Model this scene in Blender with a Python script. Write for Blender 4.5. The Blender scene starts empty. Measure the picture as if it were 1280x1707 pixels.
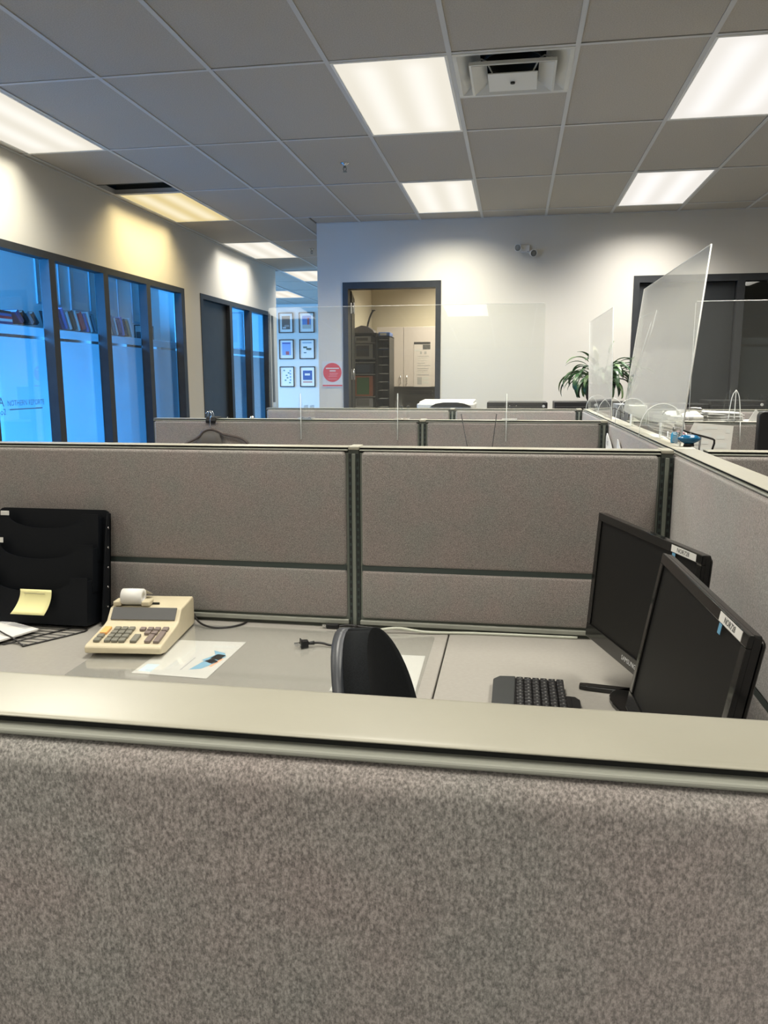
import bpy, bmesh, math, random
from mathutils import Vector, Matrix
R = math.radians
random.seed(7)
scene = bpy.context.scene
COL = scene.collection

# ------------------------------------------------------------------ camera
CZ = 1.50
yaw, pitch, roll, FPX = 0.164604822, -0.168786883, -0.00228823798, 1299.92171
cyw, syw, cp, sp = math.cos(yaw), math.sin(yaw), math.cos(pitch), math.sin(pitch)
fwd = Vector((-syw*cp, cyw*cp, sp)); r0 = Vector((cyw, syw, 0)); u0 = r0.cross(fwd)
rt = r0*math.cos(roll)+u0*math.sin(roll); up = -r0*math.sin(roll)+u0*math.cos(roll)
cam = bpy.data.cameras.new('camera'); camo = bpy.data.objects.new('camera', cam); COL.objects.link(camo)
m = Matrix((rt, up, -fwd)).transposed().to_4x4(); m.translation = Vector((0, 0, CZ)); camo.matrix_world = m
cam.sensor_fit = 'HORIZONTAL'; cam.sensor_width = 36; cam.lens = 36*FPX/1280
cam.clip_start = 0.02; cam.clip_end = 200
scene.camera = camo
# ------------------------------------------------------------------ world, exposure, daylight, added office fill
w = bpy.data.worlds.new('sky'); scene.world = w; w.use_nodes = True
w.node_tree.nodes['Background'].inputs[0].default_value = (0.10, 0.42, 0.95, 1)
w.node_tree.nodes['Background'].inputs[1].default_value = 1.0
vs = scene.view_settings
vs.view_transform = 'Standard'; vs.look = 'None'; vs.gamma = 1; vs.use_curve_mapping = False; vs.exposure = 0.0
scene.cycles.max_bounces = 10; scene.cycles.transparent_max_bounces = 24
scene.cycles.sample_clamp_indirect = 4.0

TROFFER_W = 57.0      # power of a ceiling troffer
def area_light(name, loc, rot, sx, sy, power, color, spread=math.pi):
    l = bpy.data.lights.new(name, 'AREA'); l.shape = 'RECTANGLE'; l.size = sx; l.size_y = sy
    l.energy = power; l.color = color; l.spread = spread
    o = bpy.data.objects.new(name, l); COL.objects.link(o); o.location = loc; o.rotation_euler = rot
    return o
BLUE = (0.045, 0.36, 1.0)
area_light('daylight_window', (-5.40, 4.65, 1.85), (0, R(-50), 0), 2.1, 4.2, 235, BLUE, R(80))
area_light('office_end_fill', (-4.42, 1.70, 1.7), (R(72), 0, 0), 1.5, 2.2, 850, BLUE, R(110))  # unseen fill lamp, added to brighten the dim office interior in blue
area_light('daylight_corridor', (-8.2, 13.8, 1.6), (0, R(-70), 0), 2.4, 4.2, 400, (0.18, 0.50, 1.0), R(130))

# ------------------------------------------------------------------ materials
MATS = {}
def nodemat(name):
    mt = bpy.data.materials.new(name); mt.use_nodes = True
    nt = mt.node_tree; return mt, nt, nt.nodes['Principled BSDF']
def mat(name, col, rough=0.5, metal=0.0, noise=0.0, scale=40, bump=0.0, bscale=200, spec=0.5, stretch=None, coat=0.0, col2=None, bdist=0.002):
    if name in MATS: return MATS[name]
    mt, nt, b = nodemat(name)
    b.inputs['Roughness'].default_value = rough; b.inputs['Metallic'].default_value = metal
    b.inputs['Specular IOR Level'].default_value = spec
    if coat: b.inputs['Coat Weight'].default_value = coat
    b.inputs['Base Color'].default_value = (*col, 1)
    tc = nt.nodes.new('ShaderNodeTexCoord')
    src = tc.outputs['Object']
    if stretch:
        mp = nt.nodes.new('ShaderNodeMapping'); mp.inputs['Scale'].default_value = stretch
        nt.links.new(src, mp.inputs[0]); src = mp.outputs[0]
    if noise or col2:
        n = nt.nodes.new('ShaderNodeTexNoise'); n.inputs['Scale'].default_value = scale; n.inputs['Detail'].default_value = 4
        nt.links.new(src, n.inputs['Vector'])
        cr = nt.nodes.new('ShaderNodeValToRGB')
        c2 = col2 or tuple(min(1, c*(1+noise)) for c in col); c1 = col if col2 else tuple(c*(1-noise) for c in col)
        cr.color_ramp.elements[0].position = 0.34; cr.color_ramp.elements[1].position = 0.66
        cr.color_ramp.elements[0].color = (*c1, 1); cr.color_ramp.elements[1].color = (*c2, 1)
        nt.links.new(n.outputs['Fac'], cr.inputs[0]); nt.links.new(cr.outputs[0], b.inputs['Base Color'])
    if bump:
        n2 = nt.nodes.new('ShaderNodeTexNoise'); n2.inputs['Scale'].default_value = bscale; n2.inputs['Detail'].default_value = 3
        nt.links.new(src, n2.inputs['Vector'])
        bp = nt.nodes.new('ShaderNodeBump'); bp.inputs['Strength'].default_value = bump; bp.inputs['Distance'].default_value = bdist
        nt.links.new(n2.outputs['Fac'], bp.inputs['Height']); nt.links.new(bp.outputs[0], b.inputs['Normal'])
    MATS[name] = mt; return mt

def fabric_mat():
    mt, nt, b = nodemat('panel_fabric'); b.inputs['Roughness'].default_value = 0.95
    b.inputs['Specular IOR Level'].default_value = 0.15
    b.inputs['Sheen Weight'].default_value = 0.25
    tc = nt.nodes.new('ShaderNodeTexCoord')
    n1 = nt.nodes.new('ShaderNodeTexNoise'); n1.inputs['Scale'].default_value = 620; n1.inputs['Detail'].default_value = 3; n1.inputs['Roughness'].default_value = 0.65
    n2 = nt.nodes.new('ShaderNodeTexNoise'); n2.inputs['Scale'].default_value = 9; n2.inputs['Detail'].default_value = 3
    mp = nt.nodes.new('ShaderNodeMapping'); mp.inputs['Scale'].default_value = (1.0, 1.0, 0.6)
    nt.links.new(tc.outputs['Object'], mp.inputs[0])
    nt.links.new(mp.outputs[0], n1.inputs['Vector']); nt.links.new(tc.outputs['Object'], n2.inputs['Vector'])
    cr = nt.nodes.new('ShaderNodeValToRGB')
    e = cr.color_ramp.elements
    e[0].position = 0.33; e[0].color = (0.112, 0.101, 0.096, 1)
    e[1].position = 0.68; e[1].color = (0.36, 0.327, 0.308, 1)
    el = cr.color_ramp.elements.new(0.5); el.color = (0.218, 0.199, 0.188, 1)
    nt.links.new(n1.outputs['Fac'], cr.inputs[0])
    cr2 = nt.nodes.new('ShaderNodeValToRGB'); e = cr2.color_ramp.elements
    e[0].position = 0.35; e[0].color = (0.95, 0.99, 0.97, 1); e[1].position = 0.65; e[1].color = (1.04, 0.98, 0.97, 1)
    nt.links.new(n2.outputs['Fac'], cr2.inputs[0])
    mx = nt.nodes.new('ShaderNodeMix'); mx.data_type = 'RGBA'; mx.blend_type = 'MULTIPLY'; mx.inputs['Factor'].default_value = 1
    nt.links.new(cr.outputs[0], mx.inputs[6]); nt.links.new(cr2.outputs[0], mx.inputs[7])
    nt.links.new(mx.outputs[2], b.inputs['Base Color'])
    bp = nt.nodes.new('ShaderNodeBump'); bp.inputs['Strength'].default_value = 0.35; bp.inputs['Distance'].default_value = 0.0012
    nt.links.new(n1.outputs['Fac'], bp.inputs['Height']); nt.links.new(bp.outputs[0], b.inputs['Normal'])
    return mt
FABRIC = fabric_mat()

def glass_mat(name, tint=(0.97, 0.985, 0.975), ior=1.49, rough=0.0, haze=0.0):
    mt = bpy.data.materials.new(name); mt.use_nodes = True; nt = mt.node_tree; nt.nodes.clear()
    out = nt.nodes.new('ShaderNodeOutputMaterial'); fr = nt.nodes.new('ShaderNodeFresnel'); fr.inputs['IOR'].default_value = ior
    # the same pane reflectance on both faces of the sheet
    geo = nt.nodes.new('ShaderNodeNewGeometry')
    dotn = nt.nodes.new('ShaderNodeVectorMath'); dotn.operation = 'DOT_PRODUCT'
    nt.links.new(geo.outputs['Normal'], dotn.inputs[0]); nt.links.new(geo.outputs['Incoming'], dotn.inputs[1])
    ab = nt.nodes.new('ShaderNodeMath'); ab.operation = 'ABSOLUTE'; nt.links.new(dotn.outputs['Value'], ab.inputs[0])
    inv = nt.nodes.new('ShaderNodeMath'); inv.operation = 'SUBTRACT'; inv.inputs[0].default_value = 1; nt.links.new(ab.outputs[0], inv.inputs[1])
    pw = nt.nodes.new('ShaderNodeMath'); pw.operation = 'POWER'; pw.inputs[1].default_value = 5; nt.links.new(inv.outputs[0], pw.inputs[0])
    f0 = ((ior-1)/(ior+1))**2
    ma = nt.nodes.new('ShaderNodeMath'); ma.operation = 'MULTIPLY_ADD'; ma.inputs[1].default_value = 1-f0; ma.inputs[2].default_value = f0
    nt.links.new(pw.outputs[0], ma.inputs[0])
    nt.nodes.remove(fr)
    tr = nt.nodes.new('ShaderNodeBsdfTransparent'); tr.inputs[0].default_value = (*tint, 1)
    gl = nt.nodes.new('ShaderNodeBsdfGlossy'); gl.inputs['Roughness'].default_value = rough; gl.inputs[0].default_value = (1, 1, 1, 1)
    mx = nt.nodes.new('ShaderNodeMixShader'); nt.links.new(ma.outputs[0], mx.inputs[0]); nt.links.new(tr.outputs[0], mx.inputs[1]); nt.links.new(gl.outputs[0], mx.inputs[2])
    last = mx
    if haze:
        df = nt.nodes.new('ShaderNodeBsdfDiffuse'); df.inputs[0].default_value = (0.8, 0.8, 0.78, 1)
        m2 = nt.nodes.new('ShaderNodeMixShader'); m2.inputs[0].default_value = haze
        nt.links.new(mx.outputs[0], m2.inputs[1]); nt.links.new(df.outputs[0], m2.inputs[2]); last = m2
    nt.links.new(last.outputs[0], out.inputs[0]); return mt
GLASS = glass_mat('window_glass', (0.93, 0.96, 0.97), 1.5)
ACRYL = glass_mat('clear_acrylic', (0.975, 0.985, 0.975), 1.49, haze=0.022)
PADCLEAR = glass_mat('clear_vinyl', (0.975, 0.98, 0.975), 1.45, rough=0.08, haze=0.02)
ACEDGE = mat('acrylic_edge', (0.85, 0.86, 0.83), 0.25)

def film_mat():
    mt = bpy.data.materials.new('frosted_film'); mt.use_nodes = True; nt = mt.node_tree; nt.nodes.clear()
    out = nt.nodes.new('ShaderNodeOutputMaterial')
    tl = nt.nodes.new('ShaderNodeBsdfTranslucent'); tl.inputs[0].default_value = (0.19, 0.20, 0.20, 1)
    df = nt.nodes.new('ShaderNodeBsdfDiffuse'); df.inputs[0].default_value = (0.55, 0.58, 0.57, 1)
    tr = nt.nodes.new('ShaderNodeBsdfTransparent')
    a = nt.nodes.new('ShaderNodeMixShader'); a.inputs[0].default_value = 0.06
    nt.links.new(tl.outputs[0], a.inputs[1]); nt.links.new(df.outputs[0], a.inputs[2])
    b = nt.nodes.new('ShaderNodeMixShader'); b.inputs[0].default_value = 0.10
    nt.links.new(a.outputs[0], b.inputs[1]); nt.links.new(tr.outputs[0], b.inputs[2])
    nt.links.new(b.outputs[0], out.inputs[0]); return mt
FILM = film_mat()

def lamp_mat(name, base, peak, strength):
    """prismatic troffer lens: two tubes glow through it along local y"""
    mt = bpy.data.materials.new(name); mt.use_nodes = True; nt = mt.node_tree; nt.nodes.clear()
    out = nt.nodes.new('ShaderNodeOutputMaterial'); em = nt.nodes.new('ShaderNodeEmission')
    tc = nt.nodes.new('ShaderNodeTexCoord'); sx = nt.nodes.new('ShaderNodeSeparateXYZ'); nt.links.new(tc.outputs['Object'], sx.inputs[0])
    ab = nt.nodes.new('ShaderNodeMath'); ab.operation = 'ABSOLUTE'; nt.links.new(sx.outputs[0], ab.inputs[0])
    su = nt.nodes.new('ShaderNodeMath'); su.operation = 'SUBTRACT'; su.inputs[1].default_value = 0.125; nt.links.new(ab.outputs[0], su.inputs[0])
    a2 = nt.nodes.new('ShaderNodeMath'); a2.operation = 'ABSOLUTE'; nt.links.new(su.outputs[0], a2.inputs[0])
    mr = nt.nodes.new('ShaderNodeMapRange'); mr.inputs[1].default_value = 0.0; mr.inputs[2].default_value = 0.12; mr.inputs[3].default_value = 1; mr.inputs[4].default_value = 0
    mr.interpolation_type = 'SMOOTHSTEP'; nt.links.new(a2.outputs[0], mr.inputs[0])
    ay = nt.nodes.new('ShaderNodeMath'); ay.operation = 'ABSOLUTE'; nt.links.new(sx.outputs[1], ay.inputs[0])
    m3 = nt.nodes.new('ShaderNodeMapRange'); m3.inputs[1].default_value = 0.42; m3.inputs[2].default_value = 0.6; m3.inputs[3].default_value = 1; m3.inputs[4].default_value = 0.25
    m3.interpolation_type = 'SMOOTHSTEP'; nt.links.new(ay.outputs[0], m3.inputs[0])
    ml = nt.nodes.new('ShaderNodeMath'); ml.operation = 'MULTIPLY'; nt.links.new(mr.outputs[0], ml.inputs[0]); nt.links.new(m3.outputs[0], ml.inputs[1])
    mx = nt.nodes.new('ShaderNodeMix'); mx.data_type = 'RGBA'; nt.links.new(ml.outputs[0], mx.inputs[0])
    mx.inputs[6].default_value = (*base, 1); mx.inputs[7].default_value = (*peak, 1)
    nt.links.new(mx.outputs[2], em.inputs[0]); em.inputs[1].default_value = strength
    nt.links.new(em.outputs[0], out.inputs[0]); return mt
LENS = lamp_mat('lamp_lens', (0.85, 0.80, 0.69), (1.0, 0.96, 0.87), 1.04)
LENS_COOL = lamp_mat('lamp_lens_cool', (0.86, 0.82, 0.76), (1.0, 0.975, 0.94), 1.05)
LENS_CLEAR = lamp_mat('lamp_lens_bright', (0.80, 0.74, 0.64), (1.0, 0.94, 0.84), 5.0)
LENS_WARM = lamp_mat('lamp_lens_warm', (0.82, 0.66, 0.33), (1.0, 0.88, 0.60), 1.0)

WALL = mat('wall_paint', (0.56, 0.535, 0.475), 0.75, bump=0.06, bscale=350)
WALLBLUE = mat('office_paint', (0.70, 0.70, 0.68), 0.8, bump=0.05, bscale=300)
KITWALL = mat('copy_room_paint', (0.62, 0.57, 0.45), 0.8, bump=0.05, bscale=300)
DARK = mat('dark_frame_paint', (0.030, 0.032, 0.034), 0.45, noise=0.08, scale=12, spec=.25)
DOORP = mat('dark_door_paint', (0.026, 0.029, 0.031), 0.45, noise=0.12, scale=5, spec=.3)
TILE = mat('ceiling_tile_mineral', (0.44, 0.405, 0.345), 0.95, noise=0.10, scale=160, bump=0.5, bscale=260)
TBAR = mat('ceiling_tee_metal', (0.55, 0.55, 0.53), 0.5)
PLENUM = mat('plenum', (0.03, 0.03, 0.025), 0.9)
CARPET = mat('carpet', (0.12, 0.12, 0.125), 0.95, noise=0.3, scale=300, bump=0.6, bscale=500)
CAP = mat('panel_cap_enamel', (0.325, 0.31, 0.25), 0.36, noise=0.03, scale=14, bump=0.02, bscale=400)
RAIL = mat('panel_rail_metal', (0.25, 0.255, 0.22), 0.4)
POSTM = mat('panel_post_metal', (0.15, 0.165, 0.14), 0.42)
POSTD = mat('panel_post_dark', (0.06, 0.068, 0.058), 0.45)
SLOT = mat('slot_black', (0.008, 0.01, 0.009), 0.7)
GREENSLOT = mat('channel_dark', (0.03, 0.042, 0.038), 0.5)
DESK = mat('desk_laminate', (0.285, 0.27, 0.243), 0.42, noise=0.03, scale=90, spec=0.4)
DESKEDGE = mat('desk_edge_vinyl', (0.36, 0.34, 0.30), 0.5)
BLACKP = mat('black_plastic', (0.008, 0.008, 0.009), 0.38, spec=0.35)
GLOSSB = mat('piano_black', (0.006, 0.006, 0.006), 0.10, spec=0.5)
SCREEN = mat('lcd_matte', (0.010, 0.0097, 0.009), 0.48, spec=0.12)
RACKP = mat('rack_black', (0.004, 0.005, 0.007), 0.5, spec=0.16)
WIREB = mat('black_wire', (0.006, 0.005, 0.005), 0.45)
BEIGE = mat('beige_plastic', (0.49, 0.43, 0.30), 0.5, noise=0.04, scale=20)
KEYG = mat('olive_key', (0.16, 0.155, 0.125), 0.5)
KEYR = mat('brown_key', (0.17, 0.135, 0.12), 0.5)
KEYO = mat('orange_key', (0.78, 0.38, 0.13), 0.5)
PAPER = mat('white_paper', (0.58, 0.57, 0.54), 0.8)
PAPERG = mat('grey_print', (0.40, 0.40, 0.40), 0.8)
YELLOW = mat('sticky_yellow', (0.80, 0.75, 0.38), 0.8)
INK = mat('ink', (0.05, 0.05, 0.05), 0.7)
INKSOFT = mat('pencil', (0.38, 0.36, 0.24), 0.8)
CHROME = mat('chrome', (0.6, 0.6, 0.6), 0.2, metal=1)
STEELP = mat('white_enamel_metal', (0.62, 0.62, 0.60), 0.35)
CHAIRF = mat('chair_fabric_black', (0.007, 0.008, 0.009), 0.9, spec=.1, noise=0.3, scale=400, bump=0.3, bscale=700)
CHAIRS = mat('chair_shell_plastic', (0.028, 0.031, 0.037), 0.42)
LEAF = mat('lily_leaf', (0.028, 0.075, 0.026), 0.32, noise=0.35, scale=30)
LEAFL = mat('lily_leaf_pale', (0.12, 0.20, 0.075), 0.35, noise=0.3, scale=25)
SPATHE = mat('lily_spathe', (0.66, 0.68, 0.48), 0.5)

# ------------------------------------------------------------------ mesh builder
class B:
    def __init__(s): s.bm = bmesh.new(); s.mats = []
    def mi(s, mt):
        if mt not in s.mats: s.mats.append(mt)
        return s.mats.index(mt)
    def _merge(s, t, mt, M=None, smooth=False):
        i = s.mi(mt)
        if M is not None: bmesh.ops.transform(t, matrix=M, verts=t.verts)
        vm = [s.bm.verts.new(v.co) for v in t.verts]; t.verts.index_update()
        for f in t.faces:
            try:
                nf = s.bm.faces.new([vm[v.index] for v in f.verts]); nf.material_index = i; nf.smooth = smooth or f.smooth
            except ValueError: pass
        t.free(); return s
    def box(s, x0, x1, y0, y1, z0, z1, mt, bev=0, seg=2, M=None, smooth=False):
        t = bmesh.new(); bmesh.ops.create_cube(t, size=1)
        for v in t.verts: v.co = Vector(((x0+x1)/2+v.co.x*(x1-x0), (y0+y1)/2+v.co.y*(y1-y0), (z0+z1)/2+v.co.z*(z1-z0)))
        if bev: bmesh.ops.bevel(t, geom=t.edges[:], offset=bev, segments=seg, affect='EDGES', profile=0.5)
        if bev and smooth:
            for f in t.faces: f.smooth = True
        return s._merge(t, mt, M, False)
    def prism(s, pts, a0, a1, axis, mt, M=None, smooth=False, bev=0):
        """closed polygon pts extruded along axis; 'x': pts=(y,z), 'y': pts=(x,z), 'z': pts=(x,y)"""
        def P(p, a): return {'x': (a, p[0], p[1]), 'y': (p[0], a, p[1]), 'z': (p[0], p[1], a)}[axis]
        t = bmesh.new()
        va = [t.verts.new(P(p, a0)) for p in pts]; vb = [t.verts.new(P(p, a1)) for p in pts]
        n = len(pts)
        t.faces.new(va); t.faces.new(vb[::-1])
        for i in range(n):
            f = t.faces.new((va[i], vb[i], vb[(i+1) % n], va[(i+1) % n])); f.smooth = smooth
        bmesh.ops.recalc_face_normals(t, faces=t.faces[:])
        if bev: bmesh.ops.bevel(t, geom=t.edges[:], offset=bev, segments=2, affect='EDGES', profile=0.5)
        return s._merge(t, mt, M)
    def cyl(s, c, r, h, mt, axis='z', seg=20, r2=None, M=None):
        t = bmesh.new(); bmesh.ops.create_cone(t, cap_ends=True, segments=seg, radius1=r, radius2=r if r2 is None else r2, depth=h)
        for f in t.faces: f.smooth = len(f.verts) == 4
        q = {'z': Matrix(), 'x': Matrix.Rotation(R(90), 4, 'Y'), 'y': Matrix.Rotation(R(-90), 4, 'X')}[axis]
        T = Matrix.Translation(c) @ q
        return s._merge(t, mt, (M @ T) if M is not None else T)
    def lathe(s, prof, mt, seg=24, M=None):
        t = bmesh.new(); rings = []
        for r, z in prof:
            rings.append([t.verts.new((max(r, 1e-5)*math.cos(2*math.pi*k/seg), max(r, 1e-5)*math.sin(2*math.pi*k/seg), z)) for k in range(seg)])
        for a, b in zip(rings, rings[1:]):
            for k in range(seg):
                f = t.faces.new((a[k], a[(k+1) % seg], b[(k+1) % seg], b[k])); f.smooth = True
        bmesh.ops.remove_doubles(t, verts=t.verts[:], dist=1e-4)
        bmesh.ops.recalc_face_normals(t, faces=t.faces[:])
        return s._merge(t, mt, M)
    def tube(s, pts, r, mt, seg=8, M=None, smoothpath=0, closed=False):
        pts = [Vector(p) for p in pts]
        for _ in range(smoothpath):
            q = [pts[0]]
            for a, b in zip(pts, pts[1:]): q += [a*.75+b*.25, a*.25+b*.75]
            q.append(pts[-1]); pts = q
        if closed: pts = pts+[pts[0]]
        t = bmesh.new(); rings = []; prev = None
        for i, p in enumerate(pts):
            d = (pts[min(i+1, len(pts)-1)]-pts[max(i-1, 0)])
            if d.length < 1e-9: d = Vector((0, 0, 1))
            d.normalize()
            if prev is None:
                a = d.orthogonal().normalized()
            else:
                a = prev-d*prev.dot(d)
                a = a.normalized() if a.length > 1e-6 else d.orthogonal().normalized()
            prev = a; bvec = d.cross(a)
            rr = r(i/(len(pts)-1)) if callable(r) else r
            rings.append([t.verts.new(p+(a*math.cos(2*math.pi*k/seg)+bvec*math.sin(2*math.pi*k/seg))*rr) for k in range(seg)])
        for a, b in zip(rings, rings[1:]):
            for k in range(seg):
                f = t.faces.new((a[k], a[(k+1) % seg], b[(k+1) % seg], b[k])); f.smooth = True
        t.faces.new(rings[0][::-1]); t.faces.new(rings[-1])
        return s._merge(t, mt, M)
    def quad(s, pts, mt, M=None):
        t = bmesh.new(); t.faces.new([t.verts.new(p) for p in pts]); return s._merge(t, mt, M)
    def grid(s, P, mt, thick=0, M=None):
        """P: rows of points -> smooth sheet, thickened along the normal"""
        t = bmesh.new(); V = [[t.verts.new(p) for p in row] for row in P]
        for a, b in zip(V, V[1:]):
            for k in range(len(a)-1):
                f = t.faces.new((a[k], a[k+1], b[k+1], b[k])); f.smooth = True
        if thick:
            bmesh.ops.recalc_face_normals(t, faces=t.faces[:])
            bmesh.ops.solidify(t, geom=t.faces[:], thickness=thick)
            for f in t.faces: f.smooth = True
        return s._merge(t, mt, M)
    def build(s, name, parent=None, label=None, kind=None, world=False, loc=None):
        me = bpy.data.meshes.new(name)
        if world and parent is not None:
            bmesh.ops.transform(s.bm, matrix=parent.matrix_basis.inverted(), verts=s.bm.verts)
        s.bm.to_mesh(me); s.bm.free()
        for mt in s.mats: me.materials.append(mt)
        o = bpy.data.objects.new(name, me); COL.objects.link(o)
        if parent is not None: o.parent = parent
        if loc: o.location = loc
        if label: o['label'] = label
        if kind: o['kind'] = kind
        return o

def thing(name, label, cat, loc=(0, 0, 0), rz=0, group=None):
    o = bpy.data.objects.new(name, None); COL.objects.link(o); o.empty_display_size = 0.05
    o.location = loc; o.rotation_euler = (0, 0, rz); o['label'] = label; o['category'] = cat
    if group: o['group'] = group
    return o
def tag(o, label, cat, group=None):
    o['label'] = label; o['category'] = cat
    if group: o['group'] = group
    return o
def struct(b, name, loc=None):
    return b.build(name, kind='structure', loc=loc)
def sempty(name, loc=(0, 0, 0)):
    o = bpy.data.objects.new(name, None); COL.objects.link(o); o.location = loc; o['kind'] = 'structure'; return o
def text_part(name, txt, size, mt, parent, M, extrude=0.0002, label=None, xs=1.0):
    """lettering as a thin mesh; text lies in the local xy plane of M"""
    cu = bpy.data.curves.new(name, 'FONT'); cu.body = txt; cu.size = size; cu.extrude = extrude; cu.align_x = 'CENTER'; cu.align_y = 'CENTER'
    cu.resolution_u = 2
    o = bpy.data.objects.new(name, cu); COL.objects.link(o)
    dg = bpy.context.evaluated_depsgraph_get(); me = bpy.data.meshes.new_from_object(o.evaluated_get(dg))
    bpy.data.objects.remove(o); bpy.data.curves.remove(cu)
    me.transform(M @ Matrix.Diagonal((xs, 1, 1, 1))); me.materials.clear(); me.materials.append(mt); me.name = name
    ob = bpy.data.objects.new(name, me); COL.objects.link(ob); ob.parent = parent
    if label: ob['label'] = label
    return ob
def frame_M(o, x, y):
    """matrix with local x along x, local y along y, origin o"""
    x = Vector(x).normalized(); y = Vector(y).normalized(); z = x.cross(y)
    M = Matrix((x, y, z)).transposed().to_4x4(); M.translation = Vector(o); return M

# ================================================================== SETTING
XL, YB, CE = -3.47, 8.08, 3.058
floor = sempty('floor')
b = B(); b.box(-9, 6.2, -6.7, 16.6, -0.1, 0.0, CARPET); b.build('carpet_surface', floor, kind='structure')

# ---- left wall with two glazed openings
def wall_boxes(name, boxes, mt):
    b = B()
    for q in boxes: b.box(*q, mt)
    return struct(b, name)
W1a, W1b, WT = 3.27, 8.04, 2.445           # glazed office front
D2a, D2b = 8.47, 10.99                      # door and sidelights
wall_boxes('wall_left', [(XL-.12, XL, -6.5, W1a, 0, CE), (XL-.12, XL, W1b, D2a, 0, CE), (XL-.12, XL, D2b+.02, 11.32, 0, CE),
                         (XL-.12, XL, W1a, W1b, WT, CE), (XL-.12, XL, D2a, D2b+.02, WT, CE)], WALL)
GX = XL-.07
def glazed(name, a, bnd, y_mull, doors=()):
    """dark steel frame with recessed glass; y_mull: centre lines of the uprights"""
    root = sempty(name, (XL, a, 0))
    b = B(); b.box(GX-.006, XL+.006, a, bnd, WT-.055, WT, DARK); b.box(GX-.006, XL+.006, a, bnd, 0, .06, DARK)
    b.build('window_frame', root, world=True)
    for y in y_mull:
        b = B(); b.box(GX-.006, XL+.006, y-.04, y+.04, .06, WT-.055, DARK); b.build('mullion', root, world=True)
    ys = sorted(y_mull)
    for k, (p, q) in enumerate(zip(ys, ys[1:])):
        if k in doors: continue
        p, q = p+.04, q-.04
        b = B(); b.box(GX-.003, GX+.003, p, q, .06, WT-.055, GLASS); g = b.build('pane', root, world=True)
        b = B(); b.quad([(GX-.0045, p, .06), (GX-.0045, q, .06), (GX-.0045, q, 1.800), (GX-.0045, p, 1.800)], FILM)
        b.quad([(GX-.0045, p, 1.822), (GX-.0045, q, 1.822), (GX-.0045, q, 1.885), (GX-.0045, p, 1.885)], FILM)
        b.build('frosted_film', g, world=False).location = (0, 0, 0)
    return root
# film quads were made in world space: shift them with their root below
def fix_film(root):
    for g in root.children:
        for c in g.children:
            if c.name.startswith('frosted_film'): c.location = (-root.location.x, -root.location.y, 0)
P = 0.795
win1 = glazed('window_1', W1a, W1b, [W1b-.04-P*k for k in range(0, 7)]); fix_film(win1)
win2 = glazed('window_2', D2a, D2b, [D2a+.04, 9.42, 10.16, D2b-.04], doors=(0,)); fix_film(win2)
# lettering on the frosted film of the first pane and icon
LETT = mat('film_lettering', (0.05, 0.16, 0.30), 0.6)
text_part('lettering', 'NOTHERN REPORTE', .056, LETT, win1, Matrix.Translation((-XL, -W1a, 0)) @ frame_M((GX+.0045, 5.275, 1.335), (0, 1, 0), (0, 0, 1)), xs=.86)
text_part('lettering', 'A', .09, LETT, win1, Matrix.Translation((-XL, -W1a, 0)) @ frame_M((GX+.0045, 4.985, 1.345), (0, 1, 0), (0, 0, 1)))
b = B(); b.box(GX+.004, GX+.005, 5.07, 5.47, 1.288, 1.296, LETT); b.build('lettering', win1, world=True)
text_part('lettering', 'o2', .06, LETT, win1, Matrix.Translation((-XL, -W1a, 0)) @ frame_M((GX+.0045, 5.0, 1.277), (0, 1, 0), (0, 0, 1)))
# door 1 in window_2's frame
door1 = sempty('door_1', (XL-.05, 8.55, 0))
b = B(); b.box(XL-.085, XL-.045, 8.55, 9.378, .02, WT-.06, DOORP, bev=.002); b.build('door_panel', door1, world=True)
b = B(); b.tube([(XL-.045, 9.31, 1.02), (XL+.0, 9.31, 1.02), (XL+.0, 9.19, 1.02)], .009, CHROME); b.cyl((XL-.042, 9.31, 1.02), .025, .008, CHROME, 'x'); b.build('door_handle', door1, world=True)
b = B(); b.box(XL-.12, XL+.004, 11.05, 11.15, 1.17, 2.40, DARK); b.box(XL-.125, XL+.012, 11.03, 11.17, 1.10, 1.17, STEELP, bev=.004); struct(b, 'trim_1')

# ---- back wall with door 3 (open) and door 4 with sidelight
D3a, D3b, DT = -1.765, -0.755, 2.475
D4a, D4b = 1.105, 3.10
wall_boxes('wall_back', [(-2.03, D3a, YB, YB+.12, 0, CE), (D3b, D4a, YB, YB+.12, 0, CE), (D4b, 6.0, YB, YB+.12, 0, CE),
                         (D3a, D3b, YB, YB+.12, DT, CE), (D4a, D4b, YB, YB+.12, DT, CE)], WALL)
def doorframe(name, a, c, extra=()):
    root = sempty(name, (a, YB, 0))
    b = B(); b.box(a, c, YB-.012, YB+.13, DT-.065, DT, DARK); b.box(a, a+.055, YB-.012, YB+.13, 0, DT-.065, DARK); b.box(c-.055, c, YB-.012, YB+.13, 0, DT-.065, DARK)
    for q in extra: b.box(q-.035, q+.035, YB-.012, YB+.13, 0, DT-.065, DARK)
    b.build('door_frame', root, world=True); return root
d3 = doorframe('door_3', D3a, D3b)
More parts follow.
